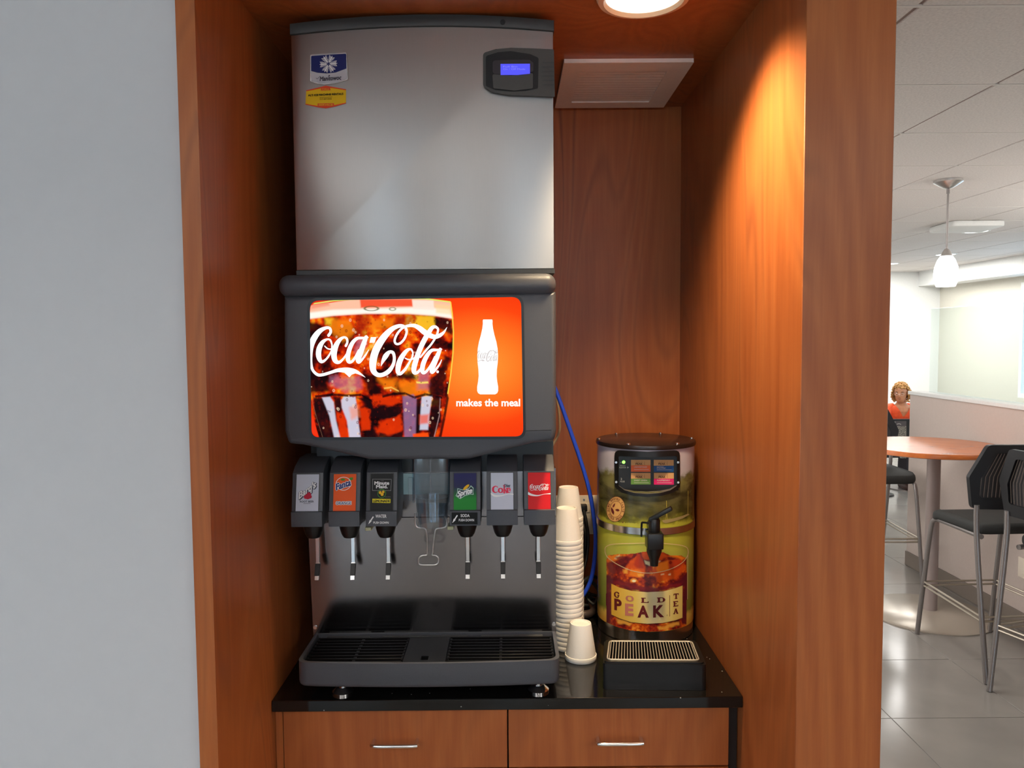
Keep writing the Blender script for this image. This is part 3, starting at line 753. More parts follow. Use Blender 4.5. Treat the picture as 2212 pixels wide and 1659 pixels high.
# the lower facets of the glass
cola_patch((30, 12, 16), 3, .95, [(80, 1150), (180, 1140), (250, 1300), (310, 1600), (180, 1600), (110, 1400)], [(300, 1150), (390, 1150), (400, 1290), (330, 1330)], [(545, 1140), (720, 1180), (760, 1380), (690, 1300), (640, 1200)], [(710, 1270), (880, 1225), (1050, 1260), (1040, 1330), (860, 1400), (720, 1330)], [(1195, 1170), (1270, 1135), (1240, 1340), (1220, 1600), (1180, 1600)], [(1375, 1140), (1480, 1150), (1460, 1400), (1390, 1600), (1330, 1600)], [(640, 1420), (720, 1400), (800, 1600), (660, 1600)], [(800, 1540), (1050, 1520), (1060, 1600), (780, 1600)], w=wob2)
cola_patch((226, 52, 8), 4, .9, [(330, 1310), (420, 1320), (460, 1600), (390, 1600)], [(730, 1130), (960, 1120), (1050, 1200), (900, 1240), (740, 1230)], [(790, 1420), (1040, 1340), (1060, 1500), (900, 1560), (780, 1530)], [(580, 1250), (690, 1280), (700, 1500), (620, 1500)], w=wob2)
for P in ([(180, 1150), (265, 1142), (305, 1200), (330, 1400), (380, 1600), (315, 1600), (260, 1350)], [(388, 1180), (420, 1138), (540, 1142), (560, 1260), (575, 1430), (600, 1600), (478, 1600), (450, 1400), (395, 1260)], [(1262, 1142), (1375, 1128), (1345, 1330), (1330, 1500), (1240, 1500), (1250, 1300)]): CV.poly(Z3(P), R3(208, 206, 224), 2.2, .95)
CV.poly(Z3([(1055, 1140), (1170, 1115), (1205, 1160), (1195, 1600), (1075, 1600), (1065, 1350)]), R3(150, 108, 146), 2.5, .85)
CV.poly(Z3([(480, 1260), (570, 1240), (590, 1350), (500, 1400)]), R3(250, 140, 90), 5, .6, wob2); CV.poly(Z3([(1240, 1340), (1340, 1330), (1330, 1430), (1240, 1440)]), R3(240, 80, 30), 4, .8)
CV.poly(Z3([(1165, 1545), (1330, 1530), (1345, 1600), (1170, 1600)]), R3(255, 80, 16), 2, .95)
for P, c_, w3 in (([(100, 1140), (300, 1118), (460, 1130), (600, 1120), (720, 1190)], (20, 8, 12), 2.6), ([(830, 1140), (950, 1110), (1080, 1105), (1180, 1150), (1300, 1115), (1480, 1150)], (20, 8, 12), 2.6), ([(70, 1180), (110, 1340), (190, 1600)], (170, 120, 90), 1.2), ([(1460, 1160), (1450, 1350), (1390, 1600)], (190, 150, 150), 1.4), ([(1540, 1130), (1500, 1360), (1450, 1600)], (24, 8, 10), 5.5), ([(850, 1050), (930, 1040), (1010, 1080)], (255, 200, 90), 1.6), ([(1200, 985), (1260, 990), (1330, 985)], (255, 226, 110), 2.0)):
    P = Z3(P)
    for a_, b_ in zip(P, P[1:]): CV.poly([(a_[0], a_[1]-w3), (b_[0], b_[1]-w3), (b_[0]+w3*.6, b_[1]+w3), (a_[0]+w3*.6, a_[1]+w3)], R3(*c_), 1.2, .9)
# foam, rim and the far side of the glass
CV.poly(Z3([(60, 150), (500, 88), (900, 74), (1300, 82), (1575, 120), (1590, 290), (1400, 262), (1100, 240), (650, 240), (300, 262), (30, 296)]), R3(255, 196, 164), 1.2)
CV.poly(Z3([(590, 84), (1155, 80), (1165, 160), (900, 165), (600, 175)]), R3(250, 78, 40), 2.5, .95); CV.poly(Z3([(60, 140), (250, 112), (260, 150), (60, 190)]), R3(250, 140, 110), 4, .8)
CV.poly(Z3([(30, 230), (300, 196), (650, 188), (1000, 180), (1300, 168), (1560, 195), (1596, 290), (1400, 258), (1100, 236), (650, 236), (300, 258), (30, 296)]), R3(255, 253, 240), 3.5)
CV.poly(Z3([(1160, 92), (1390, 98), (1398, 200), (1168, 190)]), R3(255, 236, 220), 2, .9); CV.poly(Z3([(1400, 130), (1570, 150), (1580, 250), (1420, 230)]), R3(255, 220, 150), 4, .6)
for L_, c_, w3 in (([(85, 130), (300, 98), (600, 76), (900, 68), (1300, 76), (1575, 113)], (226, 255, 120), 1.3), ([(1575, 113), (1594, 250), (1606, 440), (1602, 660), (1577, 900), (1545, 1110)], (255, 226, 80), 1.2)):
    P = Z3(L_)
    for a_, b_ in zip(P, P[1:]):
        h_ = (0, w3) if abs(b_[0]-a_[0]) > abs(b_[1]-a_[1]) else (w3, 0)
        CV.poly([(a_[0]-h_[0], a_[1]-h_[1]), (b_[0]-h_[0], b_[1]-h_[1]), (b_[0]+h_[0], b_[1]+h_[1]), (a_[0]+h_[0], a_[1]+h_[1])], R3(*c_), .8, .95)
CV.ell(*z3(715, 183), 17, 5.5, R3(96, 96, 50), .22, .9, .72); CV.ell(*z3(945, 188), 8, 4, R3(130, 120, 70), .3, .8, .6)
for k in range(230):
    u_, v_ = CV.r.uniform(60, 1560), CV.r.uniform(300, 1580); p_ = z3(u_, v_); rr_ = CV.r.choice([1.2, 1.6, 2.0, 2.6]); 
    if u_ > 1600-(max(0, v_-900))*.2: continue
    CV.ell(p_[0], p_[1], rr_, rr_*1.25, R3(96, 16, 12) if CV.r.rand() < .7 else R3(255, 214, 180), .5, .75, .45)
CV.poly(Z3([(60, 1330), (90, 1400), (142, 1575), (70, 1540)]), R3(246, 56, 24), 1.5)
CV.poly(Z3([(30, 60), (330, 60), (300, 92), (100, 122), (30, 170)]), R3(232, 44, 20), 1.2)
b = CV.mesh(onY(YH-0.0008), CV.mask(sg, 0.3)); SG = link('backlit_sign', b, print_mat('backlit_print', True), T, shade=False)
def E(r, g, b_, k=1.0): return glow('sign_ink_%d_%d_%d' % (r, g, b_), rgb(r, g, b_), k)
LOGO = [[(345, 238, 44), (376, 185, 40), (360, 132, 40), (300, 128, 46), (205, 180, 74), (122, 290, 90), (84, 410, 74), (76, 540, 54), (82, 660, 44), (110, 760, 40), (180, 825, 44), (260, 825, 44), (380, 790, 44), (480, 760, 54), (580, 757, 76), (660, 765, 84), (740, 775, 60), (820, 815, 32), (893, 865, 4)],
        [(395, 375, 22), (370, 310, 28), (320, 298, 30), (250, 345, 60), (203, 440, 78), (196, 550, 76), (232, 628, 52), (290, 610, 34), (350, 540, 28), (388, 460, 22), (395, 375, 22)], [(286, 398, 16), (330, 436, 20), (385, 440, 20), (445, 385, 22)],
        [(602, 395, 36), (624, 340, 34), (614, 285, 34), (570, 268, 34), (505, 312, 58), (448, 410, 80), (424, 530, 84), (446, 618, 70), (500, 640, 46), (560, 592, 30), (625, 500, 24)],
        [(860, 280, 34), (775, 282, 44), (705, 345, 58), (655, 450, 66), (632, 560, 66), (645, 628, 58), (690, 630, 40), (740, 570, 36), (795, 460, 30)], [(905, 265, 56), (862, 380, 72), (815, 520, 76), (785, 600, 72), (795, 640, 46), (840, 605, 34), (900, 525, 24), (942, 455, 10)], [(800, 266, 16), (935, 268, 14)],
        [(1126, 700, 4), (1152, 628, 44), (1196, 548, 74), (1252, 488, 50), (1308, 500, 46), (1326, 590, 44), (1302, 690, 50), (1235, 780, 66), (1150, 826, 62), (1070, 824, 66), (1012, 760, 86), (1006, 640, 106), (1036, 500, 108), (1104, 360, 106), (1204, 225, 92), (1312, 130, 68), (1420, 95, 52), (1490, 120, 38), (1510, 190, 34), (1475, 290, 34), (1410, 358, 34), (1352, 364, 34), (1331, 310, 34), (1370, 215, 34), (1440, 135, 34), (1520, 98, 40), (1620, 92, 54), (1700, 130, 74), (1770, 185, 82), (1850, 235, 76), (1930, 260, 66), (2010, 235, 56), (2070, 185, 32), (2113, 115, 4)],
        [(1602, 490, 24), (1570, 444, 30), (1505, 472, 54), (1428, 580, 76), (1388, 690, 80), (1382, 785, 66), (1422, 808, 48), (1490, 740, 38), (1552, 640, 30), (1596, 555, 24), (1604, 490, 22)], [(1488, 578, 16), (1540, 600, 20), (1610, 586, 22), (1672, 520, 22)],
        [(1940, 108, 40), (1890, 125, 56), (1822, 225, 72), (1752, 350, 74), (1694, 480, 74), (1646, 620, 76), (1618, 730, 76), (1626, 796, 56), (1680, 786, 40), (1745, 705, 28)], [(1940, 108, 40), (1977, 142, 34), (1968, 210, 30), (1930, 290, 30), (1870, 380, 30), (1800, 460, 30), (1715, 565, 24)],
        [(1965, 456, 34), (1882, 464, 48), (1815, 540, 62), (1762, 650, 70), (1742, 750, 66), (1760, 798, 48), (1812, 768, 38), (1880, 670, 34), (1932, 560, 28)], [(2012, 446, 46), (1972, 540, 66), (1924, 660, 70), (1886, 750, 66), (1892, 794, 42), (1940, 752, 34), (2000, 672, 24), (2032, 603, 10)], [(1900, 444, 14), (2036, 446, 12)]]
def logo_polys(n=5):
    out = []
    for s_ in LOGO: out += stroke(s_, n)
    out.append([(975, 265), (1058, 265), (1030, 348), (955, 348)]); out.append([(560, 776), (620, 832), (655, 864), (690, 824), (760, 800), (660, 760)])
    out.append(circ(1972, 782, 20, n=12)); return out
LG = logo_polys()
b = MB(); b.flat([[z4(*p) for p in P] for P in clipx(LG, 62)], onY(YH-0.0021)); link('script_lettering', b, E(255, 255, 255, 1.25), SG)
prof = [(375, 33), (385, 36), (405, 35), (440, 39), (490, 50), (540, 64), (590, 73), (640, 76), (690, 74), (740, 68), (790, 66), (830, 70), (870, 77), (900, 77), (916, 70), (925, 55)]
b = MB(); b.flat([[z5(1577-w_, v) for v, w_ in prof]+[z5(1577+w_, v) for v, w_ in reversed(prof)]], onY(YH-0.0016)); link('bottle_picture', b, E(255, 255, 250, 1.3), SG)
bl = clipx([[(1032.2+(p[0]-170)*0.0228, 756.3+(p[1]-70)*0.0316) for p in P] for P in LG], 1031.5)
bl = [[(-p[0], p[1]) for p in P] for P in clipx([[(-p[0], p[1]) for p in P] for P in bl], -1075.0)]
b = MB(); b.flat(bl, onY(YH-0.0020))
link('bottle_lettering', b, E(214, 206, 206), SG)
b = MB(); b.text('makes the meal', (*z5(1346, 958), *z5(1816, 1014)), onY(YH-0.0016), 0.028); link('slogan', b, E(255, 246, 240, 1.2), SG)

# six valves
def plate_f(cx, off):
    p0, p1 = Vector((0, 1.6275, 1.3245)), Vector((0, 1.6435, 1.4015)); nn = Vector((0, -(p1-p0).z, (p1-p0).y)).normalized()
    def f(u, v):
        q = p1+(p0-p1)*v+nn*off; return Vector((cx+(u-0.5)*0.0486, q.y, q.z))
    return f
VX = [-0.4370, -0.3565, -0.2765, -0.0965, -0.0165, 0.0640]
VL = ['root beer valve with a white label', 'orange soda valve with an orange label', 'lemonade valve with a black label', 'lemon-lime valve with a blue and green label', 'diet cola valve with a silver label', 'cola valve with a red label']
LBL = [I_silver, I_orange, I_black, None, I_silver, I_red]
m = mat('ink_blue_to_green', (0, 0, 0, 1), 0.45, spec=0.25); n = NT(m); c = n.n('ShaderNodeTexCoord'); sx_ = n.n('ShaderNodeSeparateXYZ'); n.l(c.outputs['Object'], sx_.inputs[0])
zz = n.math('MULTIPLY', n.math('SUBTRACT', sx_.outputs[2], 1.3245-0.914), 1/0.077)
n.base(n.ramp(zz, [(0.30, rgb(14, 128, 38)), (0.46, rgb(18, 84, 48)), (0.62, rgb(22, 28, 70)), (0.9, rgb(20, 22, 84))])); LBL[3] = m
VALVES = []
for k, cx in enumerate(VX):
    w_ = 0.0335
    b = MB(); b.prism([(1.622, 1.2915), (1.622, 1.3235), (1.6275, 1.3245), (1.6440, 1.4045), (1.660, 1.416), (1.70, 1.43), (1.7595, 1.43), (1.7595, 1.345), (1.69, 1.2915)], cx-w_, cx+w_, 'x', 0.0016, 2)
    V = link('valve', b, M_char, T, label=VL[k]); VALVES.append(V)
    f = plate_f(cx, 0.0006); b = MB(); b.flat([[(0, 0), (1, 0), (1, 1), (0, 1)]], f); link('valve_label', b, LBL[k], V)
    b = MB(); b.ring([(cx-0.0262, 1.3235), (cx+0.0262, 1.3235), (cx+0.0262, 1.4033), (cx-0.0262, 1.4033)], [(cx-0.0246, 1.3245), (cx+0.0246, 1.3245), (cx+0.0246, 1.402), (cx-0.0246, 1.402)], -0.0012, 0.0004, 'y')
    for vv in b.bm.verts: vv.co.y += 1.6275+0.0160*(vv.co.z-1.3245)/0.077
    link('label_frame', b, M_capg, V)
    b = MB(); b.lathe([(0.0205, 0), (0.0230, 0), (0.0225, -0.016), (0.0185, -0.030), (0.0140, -0.0375), (0.0105, -0.038), (0, -0.036)], cx, 1.680, 20, 1.2915); link('nozzle', b, M_blk, V)
    b = MB(); b.box(cx-0.0045, cx+0.0045, 1.7085, 1.7125, 1.186, 1.2915, 0.0008, 1); b.prism([(1.7085, 1.188), (1.7125, 1.186), (1.698, 1.150), (1.694, 1.152)], cx-0.0045, cx+0.0045, 'x'); link('lever', b, M_chrome, V)
    b = MB(); b.prism([(1.707, 1.186), (1.7155, 1.184), (1.7045, 1.159), (1.696, 1.161)], cx-0.0056, cx+0.0056, 'x', 0.0008, 1); link('lever_sleeve', b, M_blk, V)
def art(k, col, polys=(), texts=(), off=0.0010):
    f = plate_f(VX[k], off); b = MB()
    if polys: b.flat(polys, f)
    for a in texts: b.text(a[0], a[1], f, *a[2:5], fat=(a[5]/48.6, a[5]/80.0) if len(a) > 5 else None)
    link('label_print', b, col, VALVES[k])
def mk(L0, L1, R0, R1, v0, v1):
    def g(x, y):
        v = (y-v0)/(v1-v0); l = L0+(L1-L0)*v; r = R0+(R1-R0)*v; return ((x-l)/(r-l), v)
    return g
g = mk(175, 130, 590, 565, 135, 765); tb = lambda *q: (*g(q[0], q[1]), *g(q[2], q[3]))
art(0, I_grey, [], [("Barq's", tb(198, 350, 545, 496), 0.0, 0.35, -0.42, 2.0)], 0.0008)
art(0, I_white, [], [("Barq's", tb(196, 346, 540, 490), 0.0, 0.35, -0.42, 0.75)], 0.0011)
art(0, I_straw, [circ(*g(340, 500), 0.11, 0.06), circ(*g(395, 480), 0.10, 0.055), circ(*g(410, 520), 0.09, 0.05), circ(*g(370, 530), 0.12, 0.05), circ(*g(330, 530), 0.07, 0.04), circ(*g(365, 470), 0.09, 0.05)], [], 0.0014)
art(0, I_grey, [[g(285, 632), g(420, 632), g(420, 638), g(285, 638)]], [('ROOT BEER', tb(222, 584, 485, 618), 0.03)], 0.0011)
g = mk(838, 798, 1248, 1230, 145, 775)
art(1, I_white, ringpolys(circ(*g(1010, 310), 0.345, 0.186, 28), circ(*g(1010, 310), 0.318, 0.170, 28)), [('Fanta', tb(875, 274, 1140, 378), 0.0, 0.1, -0.2, 2.0), ('ORANGE', tb(862, 616, 1148, 666), 0.0, 0, 0, 1.3)], 0.0008)
art(1, I_navy, [], [('Fanta', tb(875, 274, 1140, 378), 0.0, 0.1, -0.2, 0.9), ('ORANGE', tb(862, 616, 1148, 666), 0.0, 0, 0, 0.22)], 0.0011)
art(1, I_green, [circ(*g(1000, 240), 0.10, 0.03), rnd([g(1112, 222), g(1130, 205), g(1190, 202), g(1180, 245), g(1150, 255)], 0.01)], [], 0.0010)
g = mk(1505, 1465, 1915, 1890, 125, 740)
art(2, I_mgrey, ringpolys([g(1530, 210), g(1882, 215), g(1868, 412), g(1518, 408)], [g(1538, 218), g(1874, 223), g(1860, 404), g(1526, 400)]), [('THE', tb(1680, 236, 1735, 250), 0.0), ('100% LEMON', tb(1752, 508, 1856, 520), 0.0)], 0.0008)
art(2, I_white, [], [('Minute', tb(1570, 252, 1834, 308), 0.0, 0, 0, 0.42), ('Maid.', tb(1598, 314, 1804, 366), 0.0, 0, 0, 0.42)], 0.0010)
art(2, I_green, ringpolys(circ(*g(1693, 455), 0.190, 0.122), circ(*g(1693, 455), 0.165, 0.106)), [], 0.0010)
art(2, I_gold, [circ(*g(1665, 440), 0.062, 0.042), circ(*g(1722, 430), 0.055, 0.04), circ(*g(1700, 472), 0.066, 0.042)], [], 0.0012)
art(2, I_yel, [[g(1515, 542), g(1853, 548), g(1850, 616), g(1512, 608)]], [], 0.0010)
art(2, I_black, [], [('LEMONADE', tb(1530, 560, 1838, 602), 0.0, 0, 0, 0.25)], 0.0013)
g = mk(190, 145, 635, 625, 120, 805)
art(3, I_gold, [circ(*g(425, 385), 0.15, 0.045, 20, -0.45)], [], 0.0010)
out = [g(*p) for p in [(245, 400), (330, 425), (400, 430), (480, 400), (520, 350), (575, 395), (565, 470), (575, 525), (500, 520), (400, 545), (290, 605), (200, 545), (235, 480)]]
inn = [g(*p) for p in [(258, 416), (335, 440), (405, 444), (490, 412), (520, 372), (560, 405), (552, 470), (560, 512), (495, 508), (395, 532), (290, 588), (222, 542), (250, 480)]]
art(3, ink('palegreen', rgb(176, 206, 190)), ringpolys(out, inn), [], 0.0008)
art(3, ink('deepgreen', rgb(16, 44, 52)), [inn], [], 0.0009)
art(3, I_white, [], [('Sprite', tb(246, 425, 540, 556), 0.0, 0.25, -0.16, 0.7)], 0.0013)
g = mk(875, 868, 1328, 1340, 118, 800)
art(4, I_white, stroke([(*g(868, 500), 0.035), (*g(950, 545), 0.06), (*g(1080, 545), 0.035), (*g(1220, 515), 0.02), (*g(1338, 520), 0.035)], 5), [], 0.0008)
CK = [[(1010, 388, 8), (985, 370, 16), (955, 370, 20), (924, 395, 38), (917, 425, 42), (924, 458, 38), (955, 482, 20), (990, 480, 14), (1012, 464, 8)], [(1012, 366, 8), (1012, 400, 6)],
      [(1072, 404, 14), (1042, 420, 28), (1034, 445, 34), (1042, 472, 28), (1072, 486, 14), (1102, 472, 28), (1110, 445, 34), (1102, 420, 28), (1072, 404, 14)],
      [(1148, 352, 32), (1148, 490, 32)], [(1124, 358, 11), (1150, 358, 11)], [(1122, 485, 12), (1170, 485, 12)], [(1166, 444, 10), (1206, 404, 14)], [(1186, 403, 10), (1224, 403, 10)], [(1166, 436, 18), (1204, 484, 34)], [(1186, 485, 12), (1226, 485, 12)],
      [(1222, 448, 10), (1270, 442, 12)], [(1268, 444, 26), (1262, 416, 24), (1242, 404, 14), (1220, 420, 28), (1212, 446, 34), (1222, 474, 28), (1248, 487, 14), (1274, 468, 9)]]
art(4, I_pink, [[g(*p) for p in P] for L_ in CK for P in stroke(L_, 4)], [], 0.0010)
art(4, I_grey, [], [('Diet', tb(1135, 330, 1275, 386), 0.0, 0.3, 0, 0.2)], 0.0012)
g = mk(1590, 1580, 2045, 2060, 100, 790)
art(5, I_white, stroke([(*g(1582, 488), 0.075), (*g(1660, 520), 0.055), (*g(1780, 535), 0.03), (*g(1920, 510), 0.012), (*g(2060, 500), 0.035)], 5)+[[g(1618+p[0]*0.195-4, 303+p[1]*0.158) for p in P] for P in LG], [], 0.0010)
# push-down plates under two of the labels
def low(k, words_, box1, box2, arrow, plate=None):
    f = onY(1.6212)
    if plate:
        b = MB(); b.flat([plate], onY(1.6215)); link('instruction_plate', b, I_black, VALVES[k])
    b = MB(); b.text(words_, box1, f, 0.02); b.text('PUSH DOWN', box2, f, 0.02)
    (x0, y0), (x1, y1) = arrow; d_ = Vector((x1-x0, y1-y0)); L_ = d_.length; d_ /= L_; e_ = Vector((-d_.y, d_.x))
    P_ = lambda s_, t_: (x0+d_.x*s_+e_.x*t_, y0+d_.y*s_+e_.y*t_)
    b.flat([[P_(0, -1.3), P_(0, 1.3), P_(L_*0.55, 1.3), P_(L_*0.5, 2.6), P_(L_, 0), P_(L_*0.5, -2.6), P_(L_*0.55, -1.3)]], f); link('instruction_print', b, I_white, VALVES[k])
low(2, 'WATER', (811, 1111.5, 835, 1118.5), (806.5, 1126.5, 839.5, 1131.5), ((806.5, 1116), (795.5, 1132.5)))
low(3, 'SODA', (995, 1110.5, 1014.5, 1117.0), (991, 1120.8, 1024, 1126.2), ((988.0, 1113), (977.0, 1130.0)), [(975.5, 1107), (1031.5, 1107), (1031.5, 1133), (975.5, 1133)])
for px, py in ((795, 1143), (973, 1141)):
    p = U(px, py, Y=1.70); b = MB(); b.box(p.x-0.007, p.x+0.007, 1.70, 1.7590, p.z-0.004, p.z+0.004, 0.001, 1); link('water_tab', b, plain('pale_yellow_tab', rgb(206, 202, 160), 0.5), T)
# clear ice chute with its wire lever
b = MB(); b.ring(rnd([(-0.212, 1.635), (-0.131, 1.635), (-0.131, 1.725), (-0.212, 1.725)], 0.012), rnd([(-0.209, 1.638), (-0.134, 1.638), (-0.134, 1.722), (-0.209, 1.722)], 0.010), 1.338, 1.452, 'z')
b.lathe([(0.0370, 1.345), (0.0345, 1.30), (0.0310, 1.279), (0.0285, 1.279), (0.0320, 1.30), (0.0345, 1.345), (0.0370, 1.345)], -0.1715, 1.676, 28, closed=True)
b.box(-0.223, -0.211, 1.66, 1.665, 1.338, 1.39, 0.001, 1); b.box(-0.132, -0.118, 1.66, 1.665, 1.338, 1.41, 0.001, 1)
b.box(-0.173, -0.170, 1.64, 1.645, 1.30, 1.45)
CH = link('ice_chute', b, M_acry, T, label='clear plastic ice chute')
b = MB(); b.box(-0.250, -0.095, 1.7305, 1.7345, 1.338, 1.386); link('teal_reflection_panel', b, plain('pale_teal_reflection', rgb(170, 196, 196), 0.4, metal=0.5), CH)  # added panel, its teal colour stands for bluish light reflected behind the chute
YW = 1.668
w_ = [U(x, y, Y=YW) for x, y in [(897, 1108), (897, 1130), (902, 1139), (915, 1141), (920.5, 1147), (923, 1170), (923.0, 1194), (921, 1199), (912, 1200), (905, 1205), (904, 1216), (909, 1220), (925, 1220.5), (940, 1220), (946, 1216), (947, 1206), (941, 1200), (934, 1199), (934.5, 1194), (937, 1170), (940, 1148), (944, 1142), (957, 1140), (964, 1136), (965, 1122), (960, 1115)]]
b = MB(); b.tube(w_, 0.0017, 8, 3); link('wire_lever', b, M_nick, CH)
# drip tray
def trayout(ins):
    x0, x1, y1 = -0.4590+ins, 0.1050-ins, YS+0.0235-ins*0.3
    P = [(x0+(x1-x0)*k/12, 1.586+ins+0.012*((k/6-1)**2)) for k in range(13)]
    R_ = [0.055-ins*0.6]+[0]*11+[0.055-ins*0.6]
    return rnd(P+[(x1, y1), (x0, y1)], R_+[0, 0], 6)
zt = 1.0040
b = MB(); b.prism(trayout(0.0), 0.949, 0.988, 'z'); 
bmesh.ops.bevel(b.bm, geom=[e for e in b.bm.edges if all(abs(v.co.z-0.949) < 1e-6 for v in e.verts)], offset=0.010, segments=3, profile=0.5, affect='EDGES')
b.ring(trayout(0.0), trayout(0.0075), 0.988, zt, 'z'); DT = link('drip_tray', b, M_char, T)
b = MB(); b.prism(trayout(0.0085), 0.9882, 0.990, 'z'); link('tray_well', b, M_grate, DT)
b = MB()
for x0, x1 in ((-0.448, -0.236), (-0.140, 0.0945)):
    for k in range(9):
        y = 1.6085+k*0.0163; xx0 = x0+(0.014 if (k == 0 and x0 < -0.3) else 0); xx1 = x1-(0.016 if (k == 0 and x1 > 0) else 0)
        b.box(xx0, xx1, y, y+0.0055, 0.9905, 0.9990, 0.0012, 1)
    b.box(x0, x0+0.004, 1.622, 1.748, 0.9905, 0.9975); b.box(x1-0.004, x1, 1.622, 1.748, 0.9905, 0.9975); b.box((x0+x1)/2-0.003, (x0+x1)/2+0.003, 1.61, 1.748, 0.9905, 0.9970)
link('grate', b, M_grate, DT, kind='stuff')
b = MB(); b.ring([(-0.234, 1.604), (-0.142, 1.604), (-0.142, 1.750), (-0.234, 1.750)], rnd([(-0.196, 1.616), (-0.180, 1.616), (-0.180, 1.636), (-0.196, 1.636)], 0.0), 0.9905, 0.9990, 'z'); link('centre_plate', b, M_grate, DT)
b = MB()
for x0, x1 in ((-0.43, -0.33), (-0.30, -0.10), (-0.07, 0.075)): b.box(x0, x1, YS+0.008, YS+0.018, 0.990, 1.0000, 0.002, 1)
link('rear_rail', b, M_capg, DT)
for x, y in ((-0.372, 1.648), (0.060, 1.648), (-0.372, 2.12), (0.060, 2.12)):
    b = MB(); b.lathe([(0.0235, 0), (0.0235, 0.004), (0.014, 0.012), (0.009, 0.013), (0.009, 0.0405)], x, y, 20, 0.9142); link('foot', b, M_chrome, T)

# ================================================================== TEA DISPENSER
TXc, TYc, TR = 0.3624, 2.02, 0.1275
T = thing('tea_dispenser', 'round iced tea dispenser wrapped in a picture of a tea glass on green grass', 'drink dispenser', (TXc, TYc, 0.914))
def onCyl(off):
    R = TR+off
    def f(px, py):
        d = _ray(px, py); a = d.x*d.x+d.y*d.y; bb = -(d.x*TXc+d.y*TYc); cc = TXc**2+TYc**2-R*R
        D = bb*bb-a*cc
        t = (-bb-math.sqrt(max(D, 0)))/a
        q = d*t; q.z += CAM_H
        if D < 0:
            w2 = Vector((q.x-TXc, q.y-TYc)).normalized()*R; q.x, q.y = TXc+w2.x, TYc+w2.y
        return q
    return f
def cylp(a, z_, off=0.0): return Vector((TXc+(TR+off)*math.sin(a), TYc-(TR+off)*math.cos(a), z_))
AN = [math.radians(-180+5*k) for k in range(73)]
b = MB(); b.lathe([(0.118, 0.0), (0.1265, 0.002), (0.1265, 0.034)], TXc, TYc, 64, 0.9142); link('base', b, M_bandm, T)
m = mat('grass_wrap', (0, 0, 0, 1), 0.22, spec=0.5); n = NT(m); vv_ = n.coord(); sx_ = n.n('ShaderNodeSeparateXYZ'); n.l(vv_, sx_.inputs[0])
nz = n.noise(vv_, 26, 4, 0.6); n2 = n.noise(n.coord((1, 1, 2.5)), 16, 3, 0.5, 0.5)
wz = n.math('ADD', sx_.outputs[2], n.math('MULTIPLY', n.math('SUBTRACT', nz, 0.5), 0.05))
h = n.math('MULTIPLY', wz, 2.0)
sky_to_grass = n.ramp(h, [(0.05, rgb(206, 150, 52)), (0.12, rgb(222, 186, 84)), (0.15, rgb(120, 128, 48)), (0.30, rgb(142, 150, 66)), (0.44, rgb(166, 172, 74)), (0.575, rgb(180, 180, 58)), (0.615, rgb(172, 172, 58)), (0.66, rgb(96, 94, 46)), (0.74, rgb(86, 82, 52)), (0.80, rgb(112, 108, 66)), (0.845, rgb(120, 116, 70)), (0.875, rgb(190, 186, 198)), (0.97, rgb(200, 192, 206))])
mott = n.ramp(n2, [(0.35, (0.45, 0.45, 0.45, 1)), (0.6, (1.15, 1.15, 1.1, 1))])
inmid = n.math('MULTIPLY', n.math('GREATER_THAN', h, 0.62), n.math('LESS_THAN', h, 0.86))
n.base(n.mix(inmid, sky_to_grass, n.mix(1.0, sky_to_grass, mott, 'MULTIPLY')))
b = MB(); b.grid(AN, [0.948+0.0247*k for k in range(11)], lambda a, z_: cylp(a, z_)); link('lower_wrap', b, m, T)
b = MB(); b.grid(AN, [1.214, 1.26, 1.3065, 1.35, 1.3965, 1.4125], lambda a, z_: cylp(a, z_), skip=lambda a, z_: math.radians(-45) < a < math.radians(30) and 1.3065 < z_ < 1.3965); link('upper_wrap', b, m, T)
b = MB(); b.lathe([(TR, 0), (TR+0.0025, 0.001), (TR+0.0025, 0.018), (TR, 0.019)], TXc, TYc, 64, 1.1955); link('band', b, M_bandm, T)
b = MB(); b.lathe([(TR, 1.411), (0.1305, 1.4115), (0.1315, 1.416), (0.1300, 1.4215), (0.126, 1.4235), (0.0, 1.4245)], TXc, TYc, 64); LD = link('lid', b, M_lid, T)
for k in range(6):
    a = math.radians(90+60*k-60); b = MB(); b.lathe([(0.0058, 0), (0.005, 0.003), (0, 0.0042)], TXc+0.1235*math.cos(a+math.radians(30)), TYc+0.1235*math.sin(a+math.radians(30)), 10, 1.4232); link('screw', b, M_chrome, LD)
# selector panel set into the front
z6 = lambda u, v: (1310+u/13.012, 970+v/13.012)
fo = rnd([(1327, 972), (1398, 976), (1469, 972), (1469, 1052), (1455, 1064), (1430, 1071), (1398, 1073.5), (1368, 1071), (1342, 1064), (1328, 1052)], [12, 30, 12, 5, 6, 9, 9, 9, 6, 5], 4)
fi = rnd([(1335, 985), (1398, 988), (1463, 985), (1463, 1049), (1448, 1059), (1426, 1065), (1398, 1067), (1371, 1065), (1349, 1059), (1336, 1049)], [5, 30, 5, 3, 5, 8, 8, 8, 5, 3], 4)
PA0 = math.radians(-6.0); PN = Vector((math.sin(PA0), -math.cos(PA0), 0)); PT = Vector((math.cos(PA0), math.sin(PA0), 0)); PC0 = Vector((TXc, TYc, 0)); PR = 0.1035
def onPanel(off):
    def f(px, py):
        d = _ray(px, py); o_ = Vector((0, 0, CAM_H)); t = (PR+off-(o_-PC0).dot(PN))/d.dot(PN); return o_+d*t
    return f
f = onCyl(0.006); fb = onCyl(-0.004); b = MB(); sill = MB()
b.flat(ringpolys(fo, fi), f, 8)
